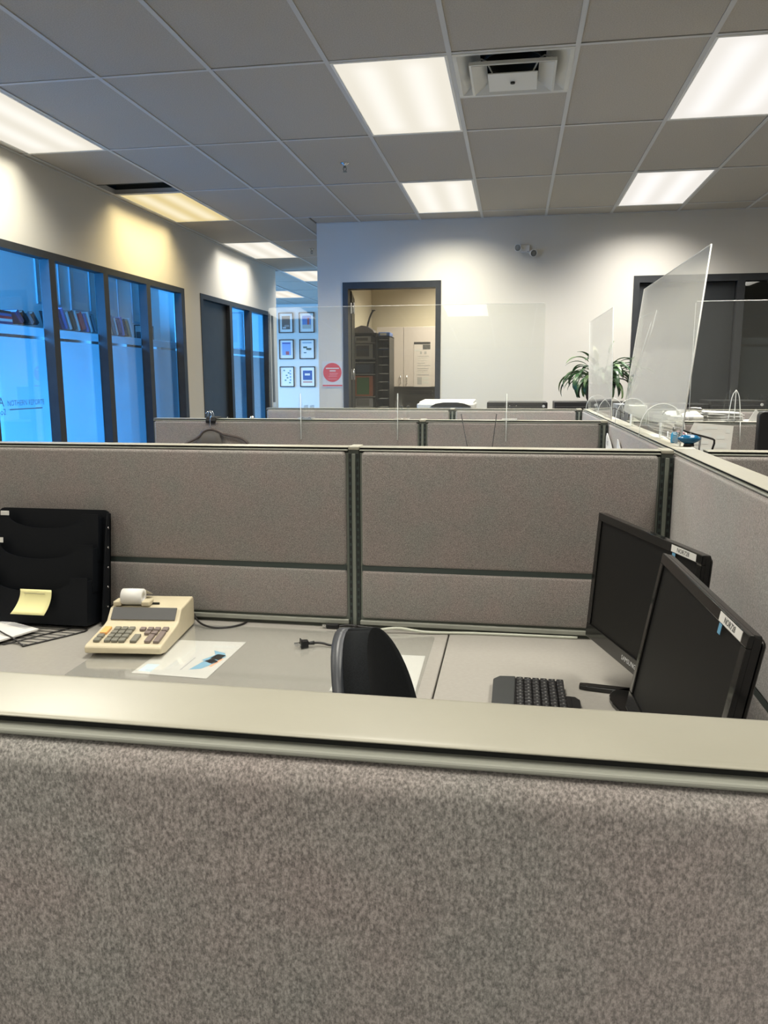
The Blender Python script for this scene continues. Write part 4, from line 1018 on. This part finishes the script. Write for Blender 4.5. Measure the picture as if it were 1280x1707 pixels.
# wire basket, grey binder and white box beyond the spine
wb = thing('wire_basket', 'black wire sorter beyond the small clear screen', 'wire rack', (.56, 4.62, CT))
b = B()
for x, y in ((.545, 4.62), (.562, 4.60), (.59, 4.58)): b.tube([(x, y, 1.26), (x, y, 1.334)], .003, WIREB)
b.tube([(.545, 4.62, 1.330), (.562, 4.60, 1.336), (.61, 4.56, 1.305)], .003, WIREB); b.tube([(.545, 4.62, 1.262), (.61, 4.56, 1.262)], .003, WIREB)
b.tube([(.562, 4.60, 1.262), (.572, 4.69, 1.262), (.575, 4.80, ZD+.002)], .003, WIREB)
b.build('frame', wb, world=True)
b = B(); b.box(.592, .655, 4.74, 4.98, ZD, 1.352, mat('binder_grey', (.16, .17, .19), .5), bev=.004); tag(b.build('ring_binder'), 'dark grey box file behind the tall screen, beyond the plant side', 'binder')
b = B(); b.box(.672, .76, 4.74, 4.92, ZD, 1.345, mat('box_cream', (.66, .67, .58), .6), bev=.004); tag(b.build('carton'), 'pale upright carton seen through the tall clear screen', 'box')
t = thing('paper_tray_stack', 'stack of grey letter trays behind the tall clear screen', 'tray', (.80, 3.5, ZD))
for k in range(5):
    b = B(); z = 1.10+.036*k
    b.box(.58, .675, 3.30, 3.62, z, z+.004, STEELP, bev=.001); b.box(.58, .584, 3.30, 3.62, z, z+.022, STEELP); b.box(.671, .675, 3.30, 3.62, z, z+.022, STEELP); b.build('tray', t, world=True)
for sx in (.582, .673):
    for sy in (3.31, 3.61):
        b = B(); b.cyl((sx, sy, (ZD+1.27)/2), .004, 1.27-ZD, CHROME); b.build('rod', t, world=True)
mg = thing('desk_mug', 'small cup with a pink ribbon behind the foot of the tall screen', 'cup', (.60, 2.9, CT))
b = B(); b.lathe([(0, 0), (.026, 0), (.028, .25), (.022, .262), (0, .26)], PAPER, 20, M=Matrix.Translation((.585, 2.93, 1.05))); b.lathe([(0, ZD+.001), (.03, ZD+.001), (.012, .90), (.012, 1.05), (0, 1.051)], PAPER, 16, M=Matrix.Translation((.585, 2.93, 0))); b.build('body', mg, world=True)
b = B(); b.tube([(.560, 2.90, 1.305), (.572, 2.90, 1.316), (.59, 2.90, 1.312), (.605, 2.90, 1.298)], .003, mat('ribbon_pink', (.55, .20, .28), .5), smoothpath=1); b.build('ribbon', mg, world=True)

# ================================================================== FAR ROW: cabinets, printer, plant
CAB = mat('cabinet_black', (.016, .016, .016), .4)
def cabinet(label, x0, x1, y0, y1, zt, knob=True):
    t = thing('filing_cabinet', label, 'cabinet', ((x0+x1)/2, (y0+y1)/2, 0), 0, 'black lateral filing cabinets')
    b = B(); b.box(x0, x1, y0, y1, 0, zt, CAB, bev=.004); b.build('body', t, world=True)
    n = 4
    for k in range(n):
        z0 = .03+k*(zt-.06)/n; z1 = z0+(zt-.06)/n-.008
        b = B(); b.box(x0+.01, x1-.01, y0-.014, y0-.0005, z0, z1, CAB, bev=.003); d = b.build('drawer', t, world=True)
        b = B(); b.box((x0+x1)/2-.06, (x0+x1)/2+.06, y0-.026, y0-.014, z1-.05, z1-.035, CHROME, bev=.002); h = b.build('handle', d); h.location = tuple(-v for v in t.location)
    if knob:
        b = B(); b.cyl((x1-.035, y0-.017, zt-.032), .012, .006, PAPER, 'y', 14); b.build('round_sticker', t, world=True, label='round white sticker')
    return t
cabinet('black filing cabinet with a round sticker, right of the printer', -.24, .285, 7.0, 7.42, 1.296)
cabinet('black filing cabinet under the potted plant', .345, 1.02, 7.0, 7.42, 1.300, knob=False)
cabinet('black filing cabinet before the dark door', 1.03, 1.62, 7.0, 7.42, 1.285, knob=False)
cabinet('black filing cabinet with a round sticker at the right edge', 1.63, 2.07, 7.0, 7.42, 1.315)
pr = thing('office_printer', 'cream office printer with a dark curved lid beyond the third row', 'printer', (-.60, 7.0, 0))
b = B(); b.box(-.86, -.35, 6.98, 7.45, .62, 1.285, CREAM, bev=.012); b.build('body', pr, world=True)
b = B(); b.box(-.85, -.36, 6.99, 7.44, 0.0, .62, STEELP, bev=.006); b.build('stand', pr, world=True)
b = B(); b.prism([(-.74, 1.255), (-.38, 1.255), (-.38, 1.262), (-.44, 1.287), (-.50, 1.296), (-.62, 1.296), (-.69, 1.285)], 6.95, 6.985, 'y', CAB); b.build('output_flap', pr, world=True)
b = B(); b.prism([(6.99, 1.285), (7.44, 1.285), (7.44, 1.312), (7.02, 1.302)], -.84, -.36, 'x', CREAM, bev=.004); b.build('lid', pr, world=True)

pl = thing('potted_peace_lily', 'peace lily in a black pot on the filing cabinet by the wall', 'plant', (.74, 7.2, 1.30))
b = B(); b.lathe([(0, 0), (.10, 0), (.115, .03), (.135, .15), (.14, .155), (.125, .155), (.12, .14), (0, .14)], BLACKP, 28); b.build('pot', pl)
b = B(); b.lathe([(0, .132), (.122, .132), (.122, .142), (0, .146)], mat('soil', (.03, .02, .014), .9), 20); b.build('soil', pl)
def leaf_me(L, Wd, az, el, droop, parent, mt, name='leaf', z0=.14, stem=.16):
    """arched stalk then a pointed drooping blade with a fold along the midrib"""
    b = B(); d = Vector((math.cos(az), math.sin(az), 0)); s = Vector((-math.sin(az), math.cos(az), 0)); upv = Vector((0, 0, 1))
    p = Vector((d.x*.03, d.y*.03, z0)); path = [p.copy()]; ang = el; n1 = 5; n2 = 9
    for k in range(n1): p = p+(d*math.cos(ang)+upv*math.sin(ang))*stem/n1; ang -= droop*.10; path.append(p.copy())
    b.tube(path, .0028, LEAF, seg=5)
    rows = []
    for k in range(n2+1):
        v = k/n2; wv = Wd*(math.sin(math.pi*min(1, v*.93+.03))**.75)*(1-.35*v)*(1 if v < 1 else .02)
        nrm = (-d*math.sin(ang)+upv*math.cos(ang))
        rows.append([p-s*wv+nrm*wv*.35, p-s*wv*.5+nrm*wv*.14, p.copy(), p+s*wv*.5+nrm*wv*.14, p+s*wv+nrm*wv*.35])
        p = p+(d*math.cos(ang)+upv*math.sin(ang))*L/n2; ang -= droop/n2
        p.z = max(p.z, .03)
    b.grid(rows, mt, thick=.0008); return b.build(name, parent)
rnd = random.Random(5)
for k in range(84):
    az = 2*math.pi*(k*.381966); el = R(rnd.uniform(42, 88)); L = rnd.uniform(.17, .26)
    leaf_me(L, rnd.uniform(.018, .034), az+rnd.uniform(-.2, .2), el, R(rnd.uniform(60, 125)), pl, LEAF if k % 6 else LEAFL, stem=rnd.uniform(.09, .27))
for az, st in ((.3, .28), (2.2, .24), (4.0, .20)):
    leaf_me(.12, .032, az, R(84), R(15), pl, SPATHE if st < .27 else LEAFL, 'spathe', stem=st)

# ================================================================== BACK WALL FITTINGS
el = thing('emergency_light', 'twin-head emergency light high on the back wall', 'emergency light', (.065, YB, 2.74))
b = B(); b.box(-.045, .045, -.03, -.0, -.02, .05, STEELP, bev=.006); b.build('backplate', el)
for s, dx, dz in ((-1, -.06, .02), (1, .07, -.035)):
    Mh = Matrix.Translation((dx, -.055, dz)) @ Matrix.Rotation(R(25*s), 4, 'Z') @ Matrix.Rotation(R(12), 4, 'X')
    b = B(); b.lathe([(0, -.035), (.018, -.034), (.028, -.01), (.034, .02), (.036, .034), (.032, .034), (.028, .02), (0, .016)], STEELP, 24, M=Mh @ Matrix.Rotation(R(90), 4, 'X')); hd = b.build('lamp_head', el)
    b = B(); b.lathe([(0, .024), (.030, .024), (.030, .028), (0, .030)], mat('lamp_glass_dark', (.18, .18, .16), .1), 20, M=Mh @ Matrix.Rotation(R(90), 4, 'X')); b.build('lamp_lens', hd)
    b = B(); b.tube([(dx*.3, -.03, dz*.5), (dx*.8, -.045, dz)], .008, STEELP); b.build('swivel_arm', el)
sg = thing('notice_poster', 'white notice with a large red disc beside the open door', 'poster', (-1.885, YB-.002, 1.55))
REDP = mat('poster_red', (.60, .06, .06), .5); PK = mat('poster_pink', (.75, .40, .40), .5)
b = B(); b.box(-.108, .108, -.002, .0, -.135, .135, mat('poster_white', (.55, .55, .54), .5)); b.build('sheet', sg)
b = B(); b.cyl((0, -.0028, .02), .098, .0012, REDP, 'y', 40); b.build('red_disc', sg)
b = B(); b.box(-.105, .105, -.0032, -.0022, -.122, -.108, REDP); b.build('red_bar', sg)
for (x0, x1, z, h) in ((-.068, .072, .062, .012), (-.028, .036, .036, .012), (-.03, .06, .010, .004), (-.03, .05, -.006, .004), (-.04, .05, -.022, .003), (-.045, .05, -.048, .003)):
    b = B(); b.box(x0, x1, -.0042, -.0035, z-h/2, z+h/2, PAPER if h > .01 else PK); b.build('text_line', sg)

# ================================================================== CORRIDOR PICTURES
def picture(label, x0, x1, z0, z1, blocks, yw=16.42):
    t = thing('framed_picture', label, 'picture', ((x0+x1)/2, yw, (z0+z1)/2), 0, 'framed pictures at the corridor end')
    w2, h2 = (x1-x0)/2, (z1-z0)/2; fw = .018
    b = B()
    for q in ((-w2, w2, -h2, -h2+fw), (-w2, w2, h2-fw, h2), (-w2, -w2+fw, -h2+fw, h2-fw), (w2-fw, w2, -h2+fw, h2-fw)): b.box(q[0], q[1], -.025, 0, q[2], q[3], BLACKP)
    b.build('frame', t)
    b = B(); b.box(-w2+fw, w2-fw, -.012, -.008, -h2+fw, h2-fw, mat('picture_mat', (.80, .80, .78), .7)); b.build('mat_board', t)
    for (u0, u1, v0, v1, c) in blocks:
        b = B(); k = 'art_%02d%02d%02d' % tuple(int(q*99) for q in c)
        b.box(-w2+2*w2*u0, -w2+2*w2*u1, -.0145-.0005*random.random(), -.0122, -h2+2*h2*v0, -h2+2*h2*v1, mat(k, c, .6)); b.build('print_area', t)
xs = ((-4.985, -4.665), (-4.54, -4.205)); 
picture('framed dark photograph, top left of the corridor wall', *xs[0], 2.47, 2.89, [(.22, .78, .18, .84, (.12, .10, .09)), (.28, .5, .22, .30, (.5, .5, .5)), (.4, .72, .3, .4, (.3, .27, .25))])
picture('framed poster of a red tower under blue sky, top right', *xs[1], 2.47, 2.89, [(.22, .78, .20, .84, (.08, .22, .50)), (.22, .78, .20, .40, (.45, .45, .42)), (.54, .68, .28, .74, (.40, .08, .08))])
picture('framed blue poster with a red mark low down, middle left', *xs[0], 1.925, 2.335, [(.2, .8, .2, .86, (.25, .40, .75)), (.22, .78, .78, .84, (.03, .08, .35)), (.45, .68, .22, .40, (.45, .10, .12)), (.3, .7, .5, .58, (.4, .55, .8))])
picture('framed white poster with dark bird shapes, middle right', *xs[1], 1.925, 2.335, [(.2, .8, .80, .85, (.2, .35, .5)), (.25, .5, .55, .64, (.05, .10, .09)), (.45, .78, .46, .56, (.06, .10, .08)), (.28, .45, .30, .35, (.05, .15, .2)), (.55, .7, .42, .47, (.7, .65, .55))])
picture('framed sheet of small illustrations in columns, bottom left', *xs[0], 1.34, 1.77, [(.25+.22*(k % 2)+.08*(k % 3), .37+.22*(k % 2)+.08*(k % 3), .78-.12*k, .84-.12*k, (.10, .25, .25)) for k in range(6)]+[(.68, .78, .3+.15*k, .38+.15*k, (.2, .35, .6)) for k in range(4)])
picture('framed poster with a white shape on navy blue, bottom right', *xs[1], 1.34, 1.77, [(.2, .8, .34, .80, (.02, .09, .30)), (.32, .66, .56, .66, (.75, .7, .65)), (.2, .8, .2, .28, (.55, .30, .25)), (.3, .7, .68, .74, (.3, .4, .6))])

# ================================================================== OFFICE BEHIND THE LEFT GLASS
bx = thing('bookcase', 'tall white bookcase inside the office behind the left glass', 'bookcase', (-5.07, 9.0, 0))
WHT = mat('bookcase_white', (.62, .63, .62), .5)
BZ = 2.035; by0, by1 = 6.9, 11.15
b = B(); b.box(-5.225, -4.88, by0, by1, BZ-.025, BZ, WHT); b.box(-5.225, -5.21, by0, by1, 0, BZ-.025, WHT); b.build('carcass', bx, world=True)
k = 0
while by0+.9*k < by1:
    b = B(); b.box(-5.21, -4.88, by0+.85*k, by0+.85*k+.02, 0, BZ-.025, WHT); b.build('side_panel', bx, world=True); k += 1
for z in (.1, .45, .8, 1.15, 1.5):
    b = B(); b.box(-5.21, -4.885, by0, by1, z, z+.02, WHT); b.build('shelf', bx, world=True)
# dark binders on the shelf just under the top (seen through the slit)
BC = {'black': (.012, .012, .014), 'navy': (.02, .04, .13), 'red': (.75, .04, .05), 'blue': (.06, .18, .50), 'white': (.72, .72, .70), 'brown': (.10, .055, .03), 'grey': (.22, .23, .25), 'teal': (.04, .22, .25), 'cream': (.6, .55, .42), 'orange': (.6, .25, .08)}
def book(label, y, w_, h, dpt, colr, lean, z=BZ, group='books on the office bookcase', nm='book'):
    t = thing(nm, label, 'book', (-4.90, y, z), 0, group)
    M_ = Matrix.Rotation(R(lean), 4, 'X')
    off = w_*math.sin(R(abs(lean)))
    M_ = Matrix.Translation((0, 0, off if lean > 0 else 0)) @ M_
    m_ = mat('book_'+colr, BC[colr], .55)
    b = B(); b.box(0-dpt, 0, 0, .0025, 0, h, m_, M=M_); b.box(-dpt, 0, w_-.0025, w_, 0, h, m_, M=M_); b.box(-.003, 0, 0, w_, 0, h, m_, M=M_); b.build('cover', t)
    b = B(); b.box(-dpt+.004, -.004, .0027, w_-.0027, .003, h-.003, PAPER, M=M_); b.build('pages', t)
    return t
# leaning books, pane by pane; lean tops toward smaller y  (positive rotation about x moves top to -y)
row2 = [('black', .035), ('navy', .03), ('blue', .04), ('white', .035), ('brown', .045), ('white', .03), ('red', .06), ('blue', .03), ('white', .035), ('grey', .05)]
row3 = [('cream', .035), ('grey', .04), ('white', .03), ('navy', .045), ('blue', .04), ('black', .035), ('orange', .03), ('white', .04)]
nm2 = {0: 'first', 1: 'second', 2: 'third', 3: 'fourth', 4: 'fifth', 5: 'sixth', 6: 'seventh', 7: 'eighth', 8: 'ninth', 9: 'tenth'}
y = 7.98
for i, (c, wd) in enumerate(row2):
    book(f'{c} book leaning behind the second glass pane, {nm2[i]} from the left', y, wd, .20+.015*((i*7) % 3), .17, c, 22+((i*5) % 4)); y += wd/math.cos(R(22))+.045
y = 9.12
for i, (c, wd) in enumerate(row3):
    book(f'{c} book leaning behind the third glass pane, {nm2[i]} from the left', y, wd, .20+.015*((i*5) % 3), .17, c, 18+((i*3) % 4)); y += wd/math.cos(R(20))+.038
y = 7.35
for i, c in enumerate(('navy', 'black', 'grey', 'black')):
    book(f'{c} book leaning behind the first glass pane, {nm2[i]} from the left', y, .04, .14, .17, c, 42); y += .085
for k, c in enumerate(('navy', 'white', 'red', 'blue', 'black')):
    t = thing('book', f'{c} book lying flat in the pile behind the first pane, {("lowest", "second up", "middle", "second from top", "top")[k]}', 'book', (-4.98, 7.05, BZ+.026*k), R(3*k-5), 'flat pile of books on the bookcase')
    b = B(); b.box(-.09, .09, -.12, .12, 0, .003, mat('book_'+c, BC[c], .55)); b.box(-.09, .09, -.12, .12, .022, .025, mat('book_'+c, BC[c], .55)); b.box(.087, .09, -.12, .12, .003, .022, mat('book_'+c, BC[c], .55)); b.build('cover', t)
    b = B(); b.box(-.087, .086, -.117, .117, .0032, .0218, PAPER); b.build('pages', t)
mr_ = thing('magazine_box', 'black open-frame magazine box behind the fourth glass pane', 'box', (-5.0, 10.2, BZ))
b = B(); b.box(-.07, .07, -.14, .14, 0, .01, BLACKP)
for sx in (-.066, .066):
    for sy in (-.136, .136): b.box(sx-.006, sx+.006, sy-.006, sy+.006, .01, .19, BLACKP)
b.box(-.07, .07, -.14, -.128, .18, .19, BLACKP); b.box(-.07, .07, .128, .14, .18, .19, BLACKP); b.box(.058, .07, -.14, .14, .18, .19, BLACKP); b.build('frame', mr_)
b = B(); b.box(-.055, .05, -.12, .12, .01, .10, mat('book_grey', BC['grey'], .5)); b.build('magazines', mr_)
for k in range(14):
    y = by0+.85*(k//3)+.035+.265*(k % 3); c = ('black', 'navy', 'black', 'grey', 'teal', 'black')[k % 6]
    t = thing('ring_binder', 'dark ring binder on the upper shelf inside the bookcase', 'binder', (-4.92, y, 1.52), 0, 'dark ring binders on the upper shelf')
    b = B(); b.box(-.24, 0, 0, .20, .0005, .32, mat('book_'+c, BC[c], .5), bev=.004); b.build('cover', t)
    b = B(); b.box(0, .0008, .07, .13, .08, .24, PAPER); b.build('spine_label', t)
def officeframe(label, M_, w_, h):
    t = thing('framed_print', label, 'picture', M_.translation, 0, 'pale framed prints inside the office')
    t.rotation_euler = M_.to_euler()
    FR = mat('pale_frame', (.30, .33, .36), .5)
    b = B(); f = .025
    for q in ((-w_/2, w_/2, -h/2, -h/2+f), (-w_/2, w_/2, h/2-f, h/2), (-w_/2, -w_/2+f, -h/2+f, h/2-f), (w_/2-f, w_/2, -h/2+f, h/2-f)): b.box(q[0], q[1], q[2], q[3], 0, .02, FR)
    b.build('frame', t)
    b = B(); b.box(-w_/2+f, w_/2-f, -h/2+f, h/2-f, .002, .006, PAPER); b.build('mat_board', t)
    b = B(); b.box(-w_*.28, w_*.28, -h*.3, h*.3, .0062, .007, mat('faded_print', (.45, .48, .5), .6)); b.build('print_area', t)
for k, (y, z, lb) in enumerate(((8.35, 2.62, 'pale framed print above the books behind the second pane, left one'), (9.02, 2.60, 'pale framed print above the books behind the second pane, right one'),
                                (9.72, 2.58, 'pale framed print above the books behind the third pane'), (10.55, 2.56, 'pale framed print above the books behind the fourth pane'))):
    officeframe(lb, frame_M((-5.228, y, z), (0, 1, 0), (0, 0, 1)), .46, .58)
for k, (x, z, lb) in enumerate(((-4.15, 2.20, 'pale framed print on the office end wall, upper one'), (-4.15, 1.48, 'pale framed print on the office end wall, lower one'))):
    officeframe(lb, frame_M((x, 11.198, z), (1, 0, 0), (0, 0, 1)), .42, .54)

# ================================================================== COPY ROOM
cu = thing('wall_cabinet', 'white two-door wall cabinet inside the copy room', 'cabinet', (-1.33, 10.48, 1.4))
CABW = mat('cabinet_white', (.60, .55, .53), .45)
b = B(); b.box(-1.80, -1.035, 10.32, 10.66, 1.40, 2.17, CABW); b.build('body', cu, world=True)
for x0, x1, hx in ((-1.80, -1.450, -1.485), (-1.446, -1.035, -1.40)):
    b = B(); b.box(x0, x1, 10.30, 10.319, 1.402, 2.168, CABW, bev=.003); d = b.build('door', cu, world=True)
    b = B(); b.tube([(hx, 10.30, 1.45), (hx, 10.275, 1.45), (hx, 10.275, 1.545), (hx, 10.30, 1.545)], .005, CHROME, seg=8); h = b.build('handle', d); h.location = tuple(-v for v in cu.location)
nt_ = thing('taped_notice', 'printed notice taped to the white cabinet door in the copy room', 'notice', (-1.195, 10.298, 1.69))
b = B(); b.box(-.115, .115, -.001, 0, -.29, .29, mat('notice_paper', (.62, .58, .56), .7)); b.build('sheet', nt_)
for (x0, x1, z0, z1, c) in ((-.115, .10, .255, .285, INK), (0, .10, .19, .25, mat('print_dark', (.10, .10, .10), .7)), (-.11, -.03, .17, .185, LG), (-.035, -.01, .13, .165, PAPERG), (.02, .05, .13, .165, PAPERG),
    (-.07, .08, .10, .107, PAPERG), (-.07, .075, .08, .087, LG), (-.07, .07, .05, .056, LG), (-.07, .03, .01, .018, PAPERG), (-.07, .10, -.02, -.012, PAPERG),
    (-.07, .08, -.06, -.05, PAPERG), (-.07, .07, -.085, -.078, PAPERG), (-.07, .06, -.11, -.103, LG), (-.07, .085, -.14, -.13, PAPERG), (-.07, -.01, -.26, -.165, PAPERG), (.0, .08, -.20, -.165, LG), (.0, .08, -.25, -.215, LG)):
    b = B(); b.box(x0, x1, -.0018, -.0012, z0, z1, c); b.build('text_line', nt_)
bk = thing('base_cabinet', 'grey base unit with worktop below the white wall cabinet', 'cabinet', (-1.2, 10.4, 0))
b = B(); b.box(-1.9, .2, 10.12, 10.66, 0, .88, mat('unit_grey', (.16, .16, .15), .5), bev=.003); b.build('body', bk, world=True)
b = B(); b.box(-1.92, .22, 10.08, 10.66, .88, .92, mat('unit_top', (.10, .10, .10), .3), bev=.004); b.build('worktop', bk, world=True)
b = B(); b.box(-1.9, .2, 10.652, 10.66, .92, 1.40, mat('splashback', (.13, .13, .125), .35)); b.build('splashback', bk, world=True)
for k in range(4):
    b = B(); b.box(-1.88+.52*k, -1.38+.52*k, 10.105, 10.119, .12, .86, mat('unit_grey', (.16, .16, .15), .5), bev=.002); b.build('door', bk, world=True)
b = B(); 
for z in (1.33, 1.28, 1.18): b.box(-1.45, -1.10, 10.61, 10.645, z, z+.014, mat('unit_top', (.10, .10, .10), .3))
tag(b.build('dish_rail'), 'dark horizontal rails on the splashback under the cabinet', 'rail')
# black mail sorter, front bays and a slotted side unit
ms = thing('mail_sorter', 'black mail sorter full of supplies behind the open door', 'shelf unit', (-1.74, 9.45, 0))
b = B(); b.box(-1.92, -1.905, 9.30, 9.66, 0, 2.02, CAB); b.box(-1.645, -1.63, 9.30, 9.66, 0, 2.02, CAB); b.box(-1.92, -1.63, 9.645, 9.66, 0, 2.02, CAB); b.box(-1.92, -1.63, 9.30, 9.66, 2.02, 2.04, CAB); b.build('carcass', ms, world=True)
for z in (.3, .6, .9, 1.16, 1.295, 1.56, 1.70, 1.745, 1.93):
    b = B(); b.box(-1.905, -1.645, 9.30, 9.645, z-.008, z, mat('shelf_edge', (.25, .25, .25), .4)); b.build('shelf', ms, world=True)
ls = thing('literature_sorter', 'tall black slotted paper sorter beside the mail sorter', 'shelf unit', (-1.55, 9.45, 0))
b = B(); b.box(-1.628, -1.618, 9.30, 9.66, 0, 2.0, CAB); b.box(-1.485, -1.475, 9.30, 9.66, 0, 2.0, CAB); b.box(-1.628, -1.475, 9.65, 9.66, 0, 2.0, CAB); b.box(-1.628, -1.475, 9.30, 9.66, 1.99, 2.0, CAB); b.build('carcass', ls, world=True)
for k in range(20):
    z = .08+.0985*k
    b = B(); b.box(-1.618, -1.485, 9.31, 9.65, z, z+.006, CAB); s_ = b.build('shelf', ls, world=True)
    if k >= 9:
        b = B(); b.box(-1.600, -1.50, 9.305, 9.50, z+.006, z+.012, PAPER if k % 3 else LG, bev=.001); b.build('paper_edge', ls, world=True)
supplies = [('silver-grey box on the top bay of the mail sorter', 1.932, 2.005, (.30, .30, .30), .20), ('grey framed carton in the upper bay of the mail sorter', 1.747, 1.915, (.22, .22, .21), .22),
            ('dark blue box in the middle bay of the mail sorter', 1.562, 1.685, (.015, .025, .05), .23), ('orange and green printed carton in the mail sorter', 1.298, 1.54, (.34, .11, .045), .22), ('pale papers box in the lower bay of the mail sorter', 1.162, 1.28, (.30, .30, .30), .22)]
for k, (lb, z0, z1, c, wd) in enumerate(supplies):
    b = B(); b.box(-1.90, -1.90+wd, 9.33, 9.60, z0, z1, mat('carton_%d' % k, c, .5), bev=.004); o = b.build('supply_box'); tag(o, lb, 'box')
    b = B(); b.box(-1.88, -1.88+wd*.7, 9.3285, 9.3298, z0+.02, z1-.02, mat('carton_print_%d' % k, ((.06, .06, .06), (.04, .04, .045), (.03, .05, .09), (.05, .13, .045), (.15, .15, .15))[k], .5)); b.build('printed_block', o)
sc = thing('desk_scanner', 'grey machine with a raised black arm on top of the mail sorter', 'machine', (-1.80, 9.45, 2.04))
b = B(); b.prism([(-1.90, 2.04), (-1.66, 2.04), (-1.68, 2.075), (-1.75, 2.12), (-1.82, 2.13), (-1.90, 2.10)], 9.34, 9.52, 'y', mat('machine_grey', (.14, .13, .14), .4), bev=.004); b.build('body', sc, world=True)
b = B(); b.tube([(-1.765, 9.42, 2.10), (-1.745, 9.42, 2.19), (-1.715, 9.42, 2.27), (-1.690, 9.42, 2.305)], .011, BLACKP, smoothpath=1); b.box(-1.705, -1.665, 9.40, 9.44, 2.30, 2.312, BLACKP, bev=.002); b.build('arm', sc, world=True)
b = B(); b.box(-1.62, -1.48, 9.36, 9.60, 2.002, 2.05, mat('packet_blue', (.07, .14, .38), .35), bev=.01); o = b.build('paper_packet'); tag(o, 'blue and white packet lying on the slotted sorter', 'packet')
b = B(); b.box(-1.60, -1.52, 9.355, 9.3605, 2.012, 2.04, PAPER); b.build('printed_block', o)

bpy.context.view_layer.update()
